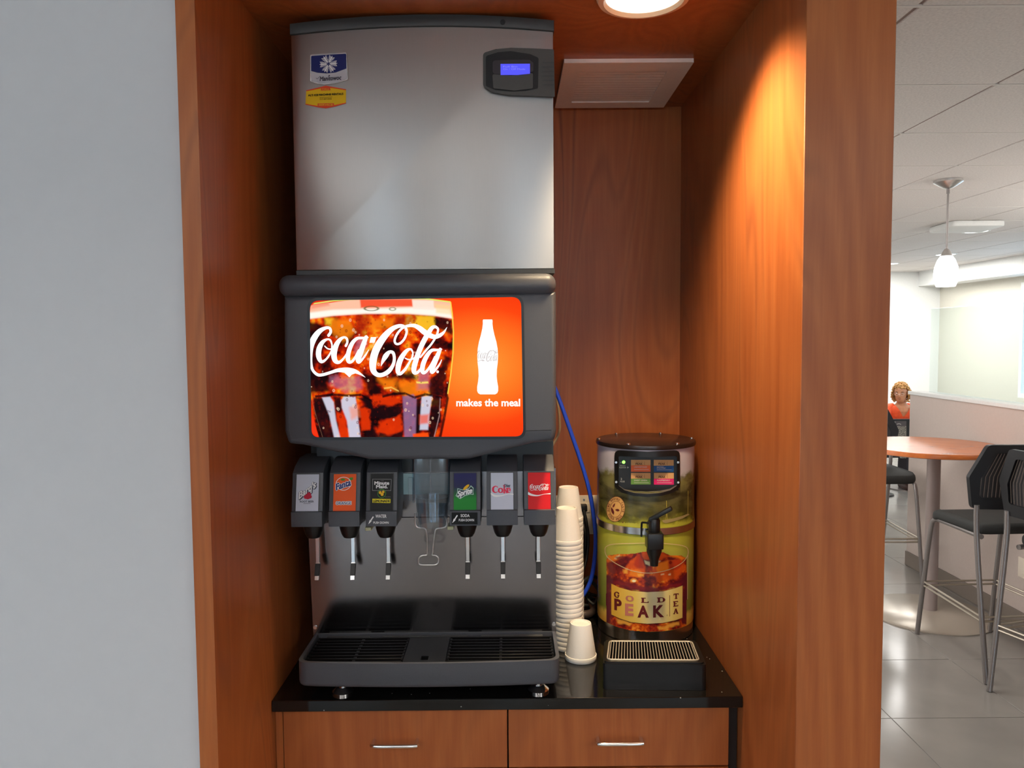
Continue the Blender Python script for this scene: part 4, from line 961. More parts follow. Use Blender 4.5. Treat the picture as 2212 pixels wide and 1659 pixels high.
for L_ in (fo, fi):
    for k in range(len(L_)):
        p, q = L_[k], L_[(k+1) % len(L_)]
        A_, B_ = f(*p), f(*q); dst = b
        if L_ is fo: C_, D_ = fb(*q), fb(*p)
        else:
            C_ = B_-PN*((B_-PC0).dot(PN)-PR); D_ = A_-PN*((A_-PC0).dot(PN)-PR)
            if (p[1]+q[1])/2 > 1052: dst = sill
        dst.bm.faces.new([dst.bm.verts.new(x) for x in (A_, B_, C_, D_)])
PB = link('selector_panel', b, M_blk, T, label='black selector panel with four flavour labels')
link('panel_sill', sill, M_lip, PB)
b = MB(); b.box(-0.0745, 0.0735, -0.001, 0.001, 1.300, 1.402); bmesh.ops.transform(b.bm, matrix=Matrix.Translation(PC0+PN*(PR-0.001)) @ Matrix.Rotation(PA0, 4, 'Z'), verts=b.bm.verts[:]); link('panel_face', b, M_blk, PB)
for u, v in ((270, 372), (275, 925), (2012, 372), (2014, 935)):
    p = f(*z6(u, v)); b = MB(); b.rod(p-PN*0.002, p+PN*0.0022, 0.0028, 0.003, 10); link('panel_screw', b, M_chrome, PB)
for (u0, v0, u1, v1, vs_, col, wd, name2) in ((690, 305, 1240, 640, 458, I_coral, 'UNSWEETENED', ''), (1330, 305, 1890, 640, 468, I_blue, 'SOUTHERN', 'STYLE SWEET'), (690, 672, 1240, 995, 832, I_leaf, 'SWEET GREEN', ''), (1335, 672, 1895, 1000, 832, I_hot, 'RASPBERRY', '')):
    b = MB(); b.flat([[z6(u0, v0), z6(u1, v0), z6(u1, vs_), z6(u0, vs_)]], onPanel(0.0004)); link('flavour_card', b, I_tan, PB)
    b = MB(); b.flat([[z6(u0, vs_), z6(u1, vs_), z6(u1, v1), z6(u0, v1)]], onPanel(0.0004)); link('flavour_strip', b, col, PB)
    b = MB(); b.text('PEAK', (*z6(u0+130, v0+85), *z6(u0+330, v0+140)), onPanel(0.0008), 0.03); b.text('GOLD', (*z6(u0+140, v0+52), *z6(u0+320, v0+76)), onPanel(0.0008), 0.0, 0, 0, None, 1.4); b.text('T\nE\nA', (*z6(u0+365, v0+52), *z6(u0+392, v0+138)), onPanel(0.0008), 0.02); link('card_lettering', b, ink('brown', rgb(80, 44, 26)), PB)
    b = MB()
    if name2: b.text(wd, (*z6(u0+85, vs_+22), *z6(u0+280, vs_+48)), onPanel(0.0008), 0.01); b.text(name2, (*z6(u0+85, vs_+56), *z6(u0+340, vs_+84)), onPanel(0.0008), 0.01)
    else: b.text(wd, (*z6(u0+85, vs_+28), *z6(u0+455, vs_+70)), onPanel(0.0008), 0.01)
    b.flat([[z6(u0+85, vs_+112), z6(u0+500, vs_+112), z6(u0+500, vs_+122), z6(u0+85, vs_+122)]], onPanel(0.0008)); link('flavour_lettering', b, ink('pale_print', rgb(200, 190, 186)), PB)
b = MB(); b.text('TOUCH', (*z6(372, 452), *z6(528, 486)), onPanel(0.0006), 0.01); b.text('FLAVOR', (*z6(366, 500), *z6(555, 540)), onPanel(0.0006), 0.01); b.flat([[z6(585, 490), z6(635, 518), z6(585, 545)]], onPanel(0.0006)); b.text('1', (*z6(392, 360), *z6(408, 392)), onPanel(0.0006)); b.text('2', (*z6(398, 812), *z6(440, 868)), onPanel(0.0006), 0.01); b.text('POUR', (*z6(388, 890), *z6(515, 938)), onPanel(0.0006), 0.01); link('panel_lettering', b, ink('soft_white', rgb(176, 176, 172)), PB)
b = MB(); p = onPanel(0.001)(*z6(484, 368)); b.ball(p, 0.0042, 0.003, 0.0042); link('green_led', b, glow('led_green', (0.25, 1.0, 0.10, 1), 3.0), PB)
# faucet
z7 = lambda u, v: (1290+u/9.759, 1060+v/9.759)
fx = 0.3545
b = MB(); b.rod((fx, 1.90, 1.225), (fx, 1.845, 1.225), 0.011, n=16); b.lathe([(0.0135, 1.212), (0.0145, 1.214), (0.0145, 1.244), (0.012, 1.249)], fx, 1.852, 20)
FA = link('faucet', b, M_blk, T)
b = MB(); b.prism(rnd([(fx-0.020, 1.830), (fx+0.020, 1.830), (fx+0.020, 1.870), (fx-0.020, 1.870)], 0.005), 1.176, 1.215, 'z', 0.002, 2)
b.lathe([(0.0190, 1.178), (0.0185, 1.166), (0.0110, 1.146), (0.0098, 1.131), (0.006, 1.130)], fx, 1.851, 24); link('spout', b, M_blk, FA)
b = MB(); hp0 = Vector((fx-0.006, 1.850, 1.247)); hp1 = Vector((fx+0.040, 1.838, 1.276)); d_ = (hp1-hp0).normalized()
mt = Matrix.Translation(hp0) @ d_.to_track_quat('X', 'Z').to_matrix().to_4x4(); bb = MB(); bb.box(-0.006, 0.056, -0.009, 0.009, -0.004, 0.006, 0.002, 2); bmesh.ops.transform(bb.bm, matrix=mt, verts=bb.bm.verts[:]); link('tap_lever', bb, M_blk, FA); b.bm.free()
b = MB(); b.tube([(fx-0.012, 1.85, 1.237), (fx-0.026, 1.858, 1.237), (fx-0.029, 1.862, 1.232), (fx-0.029, 1.866, 1.20)], 0.0026, 8, 3); link('side_bracket', b, M_blk, FA)
# printed badge and picture on the wrap
z8 = lambda u, v: (1280+u/7.213, 1170+v/7.213)
b = MB(); b.flat([circ(*z7(390, 388), 20.2, 27.6, 32, 0.14)], onCyl(0.0006), 5); BG = link('round_badge', b, I_badge, T)
b = MB(); fB = onCyl(0.0012); c_ = z7(390, 388)
b.flat(ringpolys(circ(*c_, 20.2, 27.6, 32, 0.14), circ(*c_, 19.4, 26.8, 32, 0.14))+ringpolys(circ(*c_, 13.2, 18.0, 28, 0.14), circ(*c_, 12.4, 17.2, 28, 0.14)), fB, 6)
for rot, cx_, cy_, rx_, ry_ in ((0.35, 322, 425, 3.0, 9.0), (1.45, 425, 408, 2.6, 5.0), (-0.5, 352, 310, 2.0, 5.5)):
    b.flat([[(z7(cx_, cy_)[0]+p[0], z7(cx_, cy_)[1]+p[1]) for p in [(-math.sin(rot)*s_*ry_+math.cos(rot)*w2*rx_, -math.cos(rot)*s_*ry_-math.sin(rot)*w2*rx_) for s_, w2 in ((-1, 0), (-0.4, 0.9), (0.3, 0.8), (1, 0), (0.3, -0.8), (-0.4, -0.9))]]], fB)
def arc_text(b, s, c, rx, ry, a0, a1, h_, f, flip=False):
    for k, ch in enumerate(s):
        if ch == ' ': continue
        a = math.radians(a0+(a1-a0)*(k+0.5)/len(s)); x, y = c[0]+rx*math.sin(a), c[1]-ry*math.cos(a)
        b.text(ch, (x-h_*0.36, y-h_/2, x+h_*0.36, y+h_/2), f, 0.015, 0, (a+pi) if flip else a)
arc_text(b, 'HOME BREWED TASTE', c_, 16.2, 22.2, -105, 110, 4.4, fB); arc_text(b, 'GOLD PEAK', c_, 16.2, 22.2, 245, 125, 4.4, fB, True); b.text('TM', (*z7(512, 655), *z7(555, 678)), fB, 0.02)
link('badge_print', b, I_maroon, BG)
# swing
b = MB(); b.flat([[z7(*p) for p in [(1368, 625), (1600, 585), (1800, 530), (1920, 480), (1945, 505), (1800, 585), (1620, 645), (1440, 690), (1390, 665)]]], onCyl(0.0006), 6); SW = link('swing_picture', b, ink('driftwood', rgb(158, 142, 96)), T)
b = MB(); b.flat(stroke([(*z7(1460, 210), 1.2), (*z7(1462, 400), 1.2), (*z7(1450, 620), 1.1)], 2)+stroke([(*z7(1462, 410), 1.2), (*z7(1485, 605), 1.0)], 2)+[circ(*z7(1480, 430), 2.6)]+stroke([(*z7(1918, 0), 0.9), (*z7(1916, 290), 0.9), (*z7(1912, 490), 0.9)], 2), onCyl(0.0006), 6); link('rope_print', b, ink('rope', rgb(176, 166, 70)), SW)
# tea glass picture
CT = Canvas(1307, 1186, 1488, 1370, 1.0, 9)
Z8 = lambda L: [z8(*p) for p in L]
wb = ((CT.noise(14, 3)-.5)*8, (CT.noise(14, 3)-.5)*8)
t = CT.noise(22, 4)*.65+CT.noise(7, 3)*.35
CT.c = ramp3(t, [(0.30, (84, 20, 30)), (0.44, (120, 30, 28)), (0.54, (176, 56, 22)), (0.62, (222, 106, 26)), (0.72, (240, 166, 60)), (0.82, (246, 214, 120))])
glass_ = Z8([(218, 280), (240, 215), (400, 195), (640, 190), (780, 160), (900, 150), (1100, 165), (1210, 215), (1380, 215), (1462, 260), (1470, 560), (1468, 900), (1462, 1310), (1300, 1362), (1100, 1395), (850, 1405), (600, 1385), (400, 1335), (215, 1255), (212, 900), (215, 560)])
def tea(col, soft, alpha, *polys):
    for P in polys: CT.poly(Z8(P), R3(*col), soft, alpha, wb)
tea((92, 22, 40), 3, .95, [(200, 470), (300, 570), (480, 620), (700, 690), (900, 710), (1150, 690), (1350, 600), (1480, 460), (1480, 1300), (1390, 1280), (1410, 690), (1100, 770), (850, 785), (560, 750), (290, 640), (280, 1230), (200, 1200)])
tea((150, 36, 40), 4, .6, [(320, 640), (700, 740), (1000, 760), (1380, 690), (1380, 640), (1000, 720), (700, 700), (330, 600)])
tea((214, 84, 24), 3, .9, [(480, 420), (640, 260), (740, 200), (820, 420), (800, 540), (560, 560), (480, 480)], [(920, 430), (1020, 320), (1180, 280), (1400, 300), (1450, 420), (1300, 580), (1000, 620)], [(760, 160), (900, 150), (1100, 165), (1210, 220), (1090, 265), (800, 270)])
tea((236, 130, 30), 3, .9, [(230, 230), (400, 195), (520, 220), (340, 310), (240, 300)], [(1210, 215), (1380, 210), (1470, 260), (1400, 300)], [(1010, 330), (1170, 285), (1170, 440), (1000, 480)], [(600, 420), (760, 480), (740, 560), (560, 540)])
tea((240, 176, 70), 2.5, .85, [(380, 1200), (620, 1270), (580, 1320), (400, 1270)], [(1020, 1330), (1340, 1250), (1350, 1300), (1040, 1380)], [(480, 440), (540, 400), (540, 500), (480, 500)], [(700, 500), (800, 510), (790, 545), (710, 540)])
tea((178, 50, 28), 3, .85, [(640, 360), (700, 215), (765, 210), (800, 430), (680, 430)], [(1180, 310), (1320, 285), (1440, 340), (1300, 440), (1190, 430)], [(840, 400), (930, 380), (920, 460), (840, 450)])
tea((226, 218, 170), 1.8, .9, [(805, 285), (900, 300), (1060, 285), (1010, 335), (880, 375), (820, 350)], [(345, 265), (420, 212), (430, 240), (370, 280)], [(1060, 505), (1110, 500), (1110, 518), (1060, 520)], [(1170, 505), (1205, 500), (1205, 518), (1170, 520)])
CT.ell(*z8(640, 605), 7, 4.5, R3(250, 170, 60), .5, .9); CT.ell(*z8(645, 612), 4, 2.4, R3(252, 244, 200), .5, .95); CT.ell(*z8(1215, 325), 3.6, 3.6, R3(120, 24, 18), .5, .9)
tea((120, 40, 40), 2.5, .9, [(220, 300), (300, 360), (380, 470), (300, 520), (220, 440)], [(360, 250), (470, 225), (500, 260), (380, 285)])
b = CT.mesh(onCyl(0.0008), CT.mask(glass_, 0.3)); TG = link('tea_glass_picture', b, print_mat('tea_print', False), T, shade=False)
fD = onCyl(0.0012)
def tp(col, *polys, nm='tea_print', f=fD):
    b = MB(); b.flat([P for P in polys], f, 4); return link(nm, b, col, TG)
b = MB(); b.flat(stroke([(*z8(*p), 1.5) for p in [(195, 130), (210, 80), (320, 40), (600, 28), (1000, 25), (1300, 45), (1450, 80), (1490, 140), (1475, 230), (1380, 340), (1180, 440), (900, 490), (620, 455), (380, 350), (240, 250), (200, 180), (195, 130)]], 4), onCyl(0.0014), 5)
b.flat(stroke([(*z8(1490, 180), 1.2), (*z8(1484, 300), 1.2), (*z8(1478, 900), 1.0)], 4), onCyl(0.0014), 5); link('glass_rim_print', b, ink('rimline', rgb(214, 186, 140)), TG)
lab = [z8(*p) for p in [(292, 655), (420, 715), (600, 765), (850, 787), (1100, 775), (1290, 725), (1402, 685), (1400, 1185), (1290, 1225), (1100, 1265), (850, 1280), (600, 1255), (420, 1195), (292, 1135)]]
tp(ink('label_edge', rgb(88, 36, 24)), [(p[0]+(-0.9 if p[0] < 1390 else 0.9), p[1]+(-0.9 if i < 7 else 0.9)) for i, p in enumerate(lab)], nm='label_border', f=onCyl(0.0012))
m = mat('label_cream_gold', (0, 0, 0, 1), 0.25); n = NT(m); sx_ = n.n('ShaderNodeSeparateXYZ'); n.l(n.coord(), sx_.inputs[0])
n.base(n.ramp(n.math('MULTIPLY_ADD', sx_.outputs[0], 4.4), [(0.0, rgb(220, 164, 40)), (0.30, rgb(228, 196, 96)), (0.5, rgb(226, 214, 168)), (0.72, rgb(228, 206, 120)), (1.0, rgb(226, 190, 90))]))
for l_ in n.t.nodes:
    if l_.type == 'MATH': l_.inputs[2].default_value = 0.5
tp(m, lab, nm='label_plaque', f=onCyl(0.0016))
fE = onCyl(0.0020)
def serif(b, ch, cx_, cy_, w2, h2, rot, f):
    """slab serif capital in a box of w2 x h2 centred at cx_, cy_"""
    t = h2*0.17; s_ = w2*0.5; q = h2*0.5; th = w2*0.30
    S_ = {'L': [[(-s_*.55, -q, th), (-s_*.55, q, th)], [(-s_, -q+t/2, t, 'h'), (s_*.2, -q+t/2, t, 'h')], [(-s_, q-t/2, t), (s_, q-t/2, t)], [(s_*.85, q, th*.5), (s_*.85, q*.35, th*.4)]],
          'T': [[(0, -q, th), (0, q, th)], [(-s_, -q+t/2, t), (s_, -q+t/2, t)], [(-s_*.5, q-t/2, t), (s_*.5, q-t/2, t)], [(-s_*.88, -q, th*.5), (-s_*.88, -q*.3, th*.4)], [(s_*.88, -q, th*.5), (s_*.88, -q*.3, th*.4)]],
          'E': [[(-s_*.5, -q, th), (-s_*.5, q, th)], [(-s_, -q+t/2, t), (s_*.9, -q+t/2, t)], [(-s_, q-t/2, t), (s_, q-t/2, t)], [(-s_*.5, 0, t*.9), (s_*.4, 0, t*.9)], [(s_*.8, -q, th*.4), (s_*.8, -q*.4, th*.3)], [(s_*.9, q, th*.4), (s_*.9, q*.4, th*.3)]],
          'A': [[(-s_*.7, q, t), (0, -q, t)], [(0, -q, th), (s_*.7, q, th)], [(-s_, q-t/2, t), (-s_*.3, q-t/2, t)], [(s_*.3, q-t/2, t), (s_, q-t/2, t)], [(-s_*.4, q*.3, t*.8), (s_*.4, q*.3, t*.8)]],
          'D': [[(-s_*.5, -q, th), (-s_*.5, q, th)], [(-s_, -q+t/2, t), (0, -q+t/2, t)], [(-s_, q-t/2, t), (0, q-t/2, t)], [(-s_*.2, -q+t/2, t), (s_*.45, -q+t*.7, t), (s_*.8, -q*.2, th), (s_*.8, q*.2, th), (s_*.45, q-t*.7, t), (-s_*.2, q-t/2, t)]],
          'O': [[(0, -q+t/2, t), (-s_*.6, -q*.6, t*1.6), (-s_*.8, 0, th), (-s_*.6, q*.6, t*1.6), (0, q-t/2, t), (s_*.6, q*.6, t*1.6), (s_*.8, 0, th), (s_*.6, -q*.6, t*1.6), (0, -q+t/2, t)]],
          'G': [[(s_*.75, -q*.35, t), (s_*.4, -q*.85, t*1.2), (-s_*.2, -q*.9, t), (-s_*.75, -q*.4, th), (-s_*.75, q*.4, th), (-s_*.2, q*.9, t), (s_*.45, q*.8, t*1.2), (s_*.65, q*.3, th*.8)], [(s_*.2, q*.12, t), (s_, q*.12, t)], [(s_*.78, -q, th*.4), (s_*.78, -q*.3, th*.4)]]}[ch]
    for st in S_:
        P = []
        for a in st:
            x, y = a[0], a[1]; P.append((cx_+x, cy_+y+x*math.tan(rot), a[2]))
        b.flat(stroke(P, 5 if len(P) > 2 else 1), f, 5)
bM = MB(); bR = MB(); bR2 = MB()
for ch, u, v, w2, h2, rot, dst in (('G', 378, 828, 80, 86, 0.22, bM), ('O', 578, 887, 116, 86, 0.10, bR), ('L', 816, 915, 118, 80, 0.02, bM), ('D', 1064, 908, 120, 80, -0.05, bM)):
    serif(dst, ch, *z8(u, v), w2/7.2, h2/7.2, rot, fE)
for ch, u, v in (('T', 1302, 850), ('E', 1296, 968), ('A', 1296, 1085)): serif(bM, ch, *z8(u, v), 78/7.2, 84/7.2, -0.12, fE)
for ch, u, v, w2, h2, rot, dst in (('P', 396, 985, 116, 180, 0.20, bM), ('E', 572, 1062, 132, 190, 0.09, bR2), ('A', 788, 1090, 176, 188, 0.02, bM), ('K', 1030, 1085, 172, 190, -0.05, bM)):
    c2 = z8(u, v); dst.text(ch, (c2[0]-w2/14.4, c2[1]-h2/14.4, c2[0]+w2/14.4, c2[1]+h2/14.4), fE, 0.045, 0, 0, 5, slope=math.tan(rot))
bM.flat([[z8(1196, 835), z8(1204, 835), z8(1204, 1165), z8(1196, 1165)]], fE); bM.flat(ringpolys(circ(*z8(1162, 1148), 1.6, n=12), circ(*z8(1162, 1148), 1.1, n=12)), fE)
link('plaque_lettering', bM, I_maroon, TG); link('plaque_lettering', bR, I_rose, TG); link('plaque_lettering', bR2, I_rose, TG)

# ================================================================== SMALL DRIP TRAY UNDER THE TEA TAP
T = thing('tea_drip_tray', 'small black drip tray with a chrome wire grille in front of the tea dispenser', 'drip tray', (0.315, 1.70, zt1))
a = [U(1300, 1488, Z=zt1), U(1527, 1493, Z=zt1)]
y0t, y1t = 1.648, 1.778
ot = rnd([(0.203, y0t), (0.431, y0t-0.010), (0.440, y1t-0.006), (0.222, y1t)], 0.012); om = rnd([(0.2065, y0t+0.004), (0.4270, y0t-0.005), (0.436, y1t-0.010), (0.2255, y1t-0.003)], 0.010)
it = rnd([(0.2145, y0t+0.014), (0.4175, y0t+0.006), (0.4265, y1t-0.020), (0.2330, y1t-0.013)], 0.010)
z1t = 0.976
b = MB(); b.ring(ot, it, zt1+0.0004, z1t-0.004, 'z'); b.ring(om, it, z1t-0.004, z1t, 'z'); b.prism(it, zt1+0.001, zt1+0.006, 'z'); link('tray', b, M_blk, T)
b = MB(); b.tube([(p[0], p[1], z1t+0.0005) for p in it], 0.0018, 6, 0, True)
for k in range(30):
    s_ = (k+0.7)/30.4; xa = 0.2145+(0.4175-0.2145)*s_; xb = 0.2330+(0.4265-0.2330)*s_; ya = y0t+0.014-0.008*s_; yb = y1t-0.013-0.007*s_
    b.tube([(xa, ya, z1t+0.001), (xb, yb, z1t+0.001)], 0.0011, 5, 0)
link('grille', b, plain('grille_wire', (0.72, 0.68, 0.60, 1), 0.45, 0.02, 100, metal=0.7), T, kind='stuff')

# ================================================================== FOAM CUPS
def cup_mesh():
    b = MB(); b.lathe([(0.0355, 0.0), (0.0380, 0.0002), (0.0384, 0.0010), (0.0384, 0.0114), (0.0381, 0.01185), (0.0368, 0.0120), (0.0262, 0.0835), (0.0256, 0.0862), (0.0250, 0.0885), (0.0222, 0.0890), (0.0212, 0.0862), (0.0, 0.0858)], 0, 0, 36, closed=True)
    b.lathe([(0.0355, 0.0), (0.0350, 0.004), (0.0246, 0.0820), (0.0, 0.0825)], 0, 0, 36, closed=True); return b
ORD = ['', 'first', 'second', 'third', 'fourth', 'fifth', 'sixth', 'seventh', 'eighth', 'ninth', 'tenth', 'eleventh', 'twelfth', 'thirteenth', 'fourteenth', 'fifteenth', 'sixteenth', 'seventeenth', 'eighteenth', 'nineteenth', 'twentieth', 'twenty-first', 'twenty-second', 'twenty-third', 'twenty-fourth', 'twenty-fifth', 'twenty-sixth']
cup0 = single('foam_cup', cup_mesh(), M_foam, 'single white foam cup upside down alone on the counter beside the stacks', 'cup')
cup0.location = (0.1697, 1.8147, zt1+0.0004)
def stack(x, y, n_, pitch, lean, nm, grp):
    for k in range(n_):
        c = cup0.copy(); COL.objects.link(c); c.location = (x+lean*k/n_+random.uniform(-.0004, .0004), y+random.uniform(-.0004, .0004), zt1+0.0004+k*pitch)
        t = n_-k
        c['label'] = ('topmost white foam cup of the %s stack beside the soda dispenser' % nm) if t == 1 else ('white foam cup, %s from the top of the %s stack' % (ORD[t], nm))
        c['group'] = grp
stack(0.1455, 1.8860, 23, 0.0121, -0.0035, 'shorter front', 'foam cups in the front stack')
stack(0.1555, 1.9745, 26, 0.01204, -0.0020, 'taller rear', 'foam cups in the rear stack')

# ================================================================== OUTLET, HOSES, CORDS
T = thing('wall_outlet', 'ivory outlet plate on the back wall of the niche behind the cup stacks', 'outlet', (0.20, YB, 1.168))
b = MB(); b.box(0.137, 0.263, YB-0.006, YB-0.0005, 1.109, 1.2262, 0.002, 2); link('cover_plate', b, M_ivory, T)
for z_ in (1.189, 1.146):
    b = MB(); b.box(0.203, 0.237, YB-0.0085, YB-0.006, z_-0.014, z_+0.014, 0.001, 1); link('receptacle', b, M_ivory, T)
b = MB(); b.rod((0.220, YB-0.0075, 1.214), (0.220, YB-0.0055, 1.214), 0.003, n=10); link('screw', b, M_nick, T)
def cord(name, pts, r, m_, label, plug=None):
    T = thing(name, label, name.split('_')[-1], pts[0]); b = MB(); b.tube(pts, r, 10, 8); link('cable', b, m_, T)
    if plug:
        x, z_ = plug; b = MB(); b.box(x-0.011, x+0.011, YB-0.034, YB-0.0088, z_-0.010, z_+0.010, 0.003, 2); link('plug', b, M_cord, T)
cord('power_cord', [(0.2165, 2.215, 1.187), (0.2225, 2.205, 1.16), (0.228, 2.20, 1.11), (0.222, 2.19, 1.05), (0.206, 2.17, 1.0), (0.22, 2.16, 0.95), (0.25, 2.17, 0.935), (0.30, 2.185, 0.925)], 0.0046, M_cord, 'black power cord from the upper plug of the ivory outlet', (0.2165, 1.193))
cord('power_cord', [(0.216, 2.215, 1.145), (0.220, 2.203, 1.12), (0.217, 2.198, 1.07), (0.205, 2.20, 1.02), (0.21, 2.20, 0.97), (0.235, 2.205, 0.94), (0.32, 2.21, 0.922)], 0.0046, M_cord, 'black power cord from the lower plug of the ivory outlet', (0.216, 1.150))
b = MB(); b.tube([Vector((0.103, 2.10, 1.60)), Vector((0.112, 2.10, 1.585))]+[U(x, y, Y=2.1) for x, y in [(1197, 835), (1206, 857), (1232, 930), (1262, 1020), (1277, 1080), (1286, 1150), (1285, 1200), (1277, 1250), (1260, 1285), (1240, 1300)]], 0.0058, 12, 6); single('blue_hose', b, M_blue, 'bright blue hose curving down behind the foam cups', 'hose')
b = MB(); b.tube([Vector((0.1035, 2.16, 1.575))]+[U(x, y, Y=2.16) for x, y in [(1199, 848), (1203.5, 866), (1209, 905), (1206, 940)]]+[Vector((0.1035, 2.16, 1.36))], 0.0035, 8, 6); single('tan_hose', b, M_tan, 'thin tan hose at the right edge of the soda dispenser above the blue hose', 'hose')
b = MB(); b.tube([(0.20, 2.14, 0.985), (0.225, 2.13, 1.005), (0.25, 2.12, 0.975), (0.235, 2.11, 0.945), (0.215, 2.12, 0.96), (0.205, 2.14, 0.995), (0.235, 2.15, 1.01), (0.262, 2.155, 0.99), (0.255, 2.155, 0.945), (0.24, 2.16, 0.924), (0.20, 2.16, 0.922)], 0.0048, 8, 6); single('coiled_cord', b, M_cord, 'black cord lying in loose loops on the counter behind the foam cups', 'cord')
b = MB(); b.tube([(0.19, 2.075, 0.9265), (0.215, 2.08, 0.9265), (0.232, 2.10, 0.9265), (0.236, 2.14, 0.9265), (0.235, 2.20, 0.9265)], 0.0110, 12, 6); single('foil_hose', b, plain('foil_grey_hose', rgb(96, 82, 78), 0.3, metal=0.5), 'grey shiny hose lying on the counter behind the foam cups', 'hose')

# ================================================================== DINING ROOM: TABLE
TC = (2.522, 4.54)
T = thing('bar_table', 'tall round bar table with a wooden top on a grey column, touching the low wall', 'table', (*TC, 0))
b = MB(); b.lathe([(0.392, 1.005), (0.40, 1.009), (0.40, 1.030), (0.397, 1.035), (0.0, 1.035)], *TC, 72); link('tabletop', b, M_woodx, T)
NT(M_woodx).b.inputs['Roughness'].default_value = 0.22
b = MB(); b.lathe([(0.038, 0.012), (0.038, 1.004)], TC[0]+0.055, TC[1]+0.05, 32); link('column', b, plain('pinkish_grey_column', rgb(160, 146, 142), 0.45, metal=0.2), T)
b = MB(); b.lathe([(0.350, 0.0), (0.350, 0.006), (0.340, 0.012), (0.0, 0.013)], TC[0]+0.02, TC[1], 72, 0.0004); link('base_disc', b, plain('beige_base_disc', rgb(182, 172, 158), 0.25, metal=0.3), T)

# ================================================================== BAR STOOLS
def make_stool(label, loc, rz):
    T = thing('bar_stool', label, 'stool', (0, 0, 0)); 
    b = MB(); out = rnd([(-0.22, -0.20), (0.22, -0.20), (0.225, 0.22), (-0.225, 0.22)], 0.07)
    b.prism(out, 0.700, 0.757, 'z', 0.022, 4)
    for v in b.bm.verts:
        if v.co.y > 0.14: v.co.z -= 0.35*(v.co.y-0.14)
    link('seat', b, M_seat, T)
    oo = [(-0.222, 1.160), (0.222, 1.160), (0.294, 1.000), (0.268, 0.838), (-0.268, 0.838), (-0.294, 1.000)]
    ii = [(-0.186, 1.118), (0.186, 1.118), (0.243, 0.990), (0.240, 0.895), (-0.240, 0.895), (-0.243, 0.990)]
    O_, I_ = rnd(oo, 0.03), rnd(ii, 0.02); bend = lambda x, z_: -0.235-0.10*(z_-0.845)+0.42*x*x
    b = MB(); b.ring(O_, I_, -0.012, 0.012, 'y')
    bmesh.ops.subdivide_edges(b.bm, edges=[e for e in b.bm.edges if e.calc_length() > 0.09], cuts=5, use_grid_fill=True)
    for v in b.bm.verts: v.co.y += bend(v.co.x, v.co.z)
    BK = link('back_frame', b, M_frame, T)
    b = MB(); b.flat([I_], lambda x, z_: Vector((x, bend(x, z_)+0.004, z_)), 0.03); link('back_mesh', b, M_meshd, BK)
    b = MB()
    for k in range(-13, 14):
        x = k*0.0180; zt_ = 1.12
        P = [(x*(0.77+0.23*min(1, (1.118-z_)/0.12)) if z_ > 0.998 else x, 0, z_) for z_ in (0.897, 0.95, 1.0, (1.0+zt_)/2, zt_)]
        b.tube([(q[0], bend(q[0], q[2])-0.001, q[2]) for q in P], 0.0022, 4, 0)
    link('mesh_strands', b, M_strand, BK, kind='stuff')
    for s_ in (-1, 1):
        b = MB(); b.tube([(s_*0.238, -0.315, 0.003), (s_*0.244, -0.262, 0.40), (s_*0.248, -0.225, 0.72), (s_*0.250, -0.222, 0.86)], 0.0125, 10, 4); link('leg', b, M_grey, T)
        b = MB(); b.tube([(s_*0.212, 0.315, 0.003), (s_*0.205, 0.262, 0.40), (s_*0.200, 0.225, 0.64), (s_*0.198, 0.19, 0.686), (s_*0.198, 0.12, 0.694), (s_*0.205, -0.20, 0.694)], 0.0125, 10, 4); link('leg', b, M_grey, T)
    b = MB()
    F, B = (0.207, 0.273), (0.243, -0.275)
    for dz in (0.0, 0.022):
        z_ = 0.295+dz
        b.rod((-F[0], F[1], z_), (F[0], F[1], z_), 0.0055, n=8); b.rod((-B[0], B[1], z_), (B[0], B[1], z_), 0.0055, n=8)
        for s_ in (-1, 1): b.rod((s_*F[0], F[1], z_), (s_*B[0], B[1], z_), 0.0055, n=8)
    link('footrest', b, plain('pale_footrest_wire', rgb(190, 180, 164), 0.3, metal=0.7), T)
    T.location = loc; T.rotation_euler = (0, 0, rz); T['group'] = 'mesh-backed bar stools around the bar table'
    return T
st0 = make_stool('black bar stool pulled up to the table, its mesh back towards the camera', (2.53, 3.925, 0.0), 0.04)
s1 = copy_tree(st0); s1.location = (2.644, 3.395, 0); s1.rotation_euler = (0, 0, math.radians(-72)); s1['label'] = 'nearest black bar stool, half cut off at the right edge of the photo'
s2 = copy_tree(st0); s2.location = (2.565, 5.36, 0); s2.rotation_euler = (0, 0, pi); s2['label'] = 'black bar stool on the far side of the table by the wooden post'

# ================================================================== GLASS SCREEN ON THE PARTITION, OUTLET, LAMPS
b = MB(); b.box(2.984, 2.994, 1.3, 5.40, 1.2875, 1.879, 0.001, 1); single('glass_screen', b, M_glass, 'clear glass screen standing on the white cap of the low wall', 'glass panel')
T = thing('wall_outlet', 'white outlet plate low on the beige partition at the right edge', 'outlet', (2.93, 4.28, 0.40))
p = U(2206, 1225, X=2.93); b = MB(); b.box(2.924, 2.9297, p.y-0.075, p.y+0.02, p.z-0.058, p.z+0.058, 0.002, 2); link('cover_plate', b, M_ivory, T)
b = MB(); b.box(2.922, 2.9242, p.y-0.045, p.y-0.01, p.z-0.035, p.z+0.035, 0.001, 1); link('receptacle', b, M_ivory, T)
px_, py_ = 2.475, 4.335
T = thing('pendant_lamp', 'white glass pendant lamp on a nickel rod hanging above the bar table', 'lamp', (px_, py_, ZC))
b = MB(); b.lathe([(0.075, 0.0), (0.075, -0.012), (0.066, -0.018), (0.028, -0.042), (0.012, -0.048), (0.0, -0.049)], px_, py_, 36, ZC-0.0008); link('canopy', b, M_nick, T)
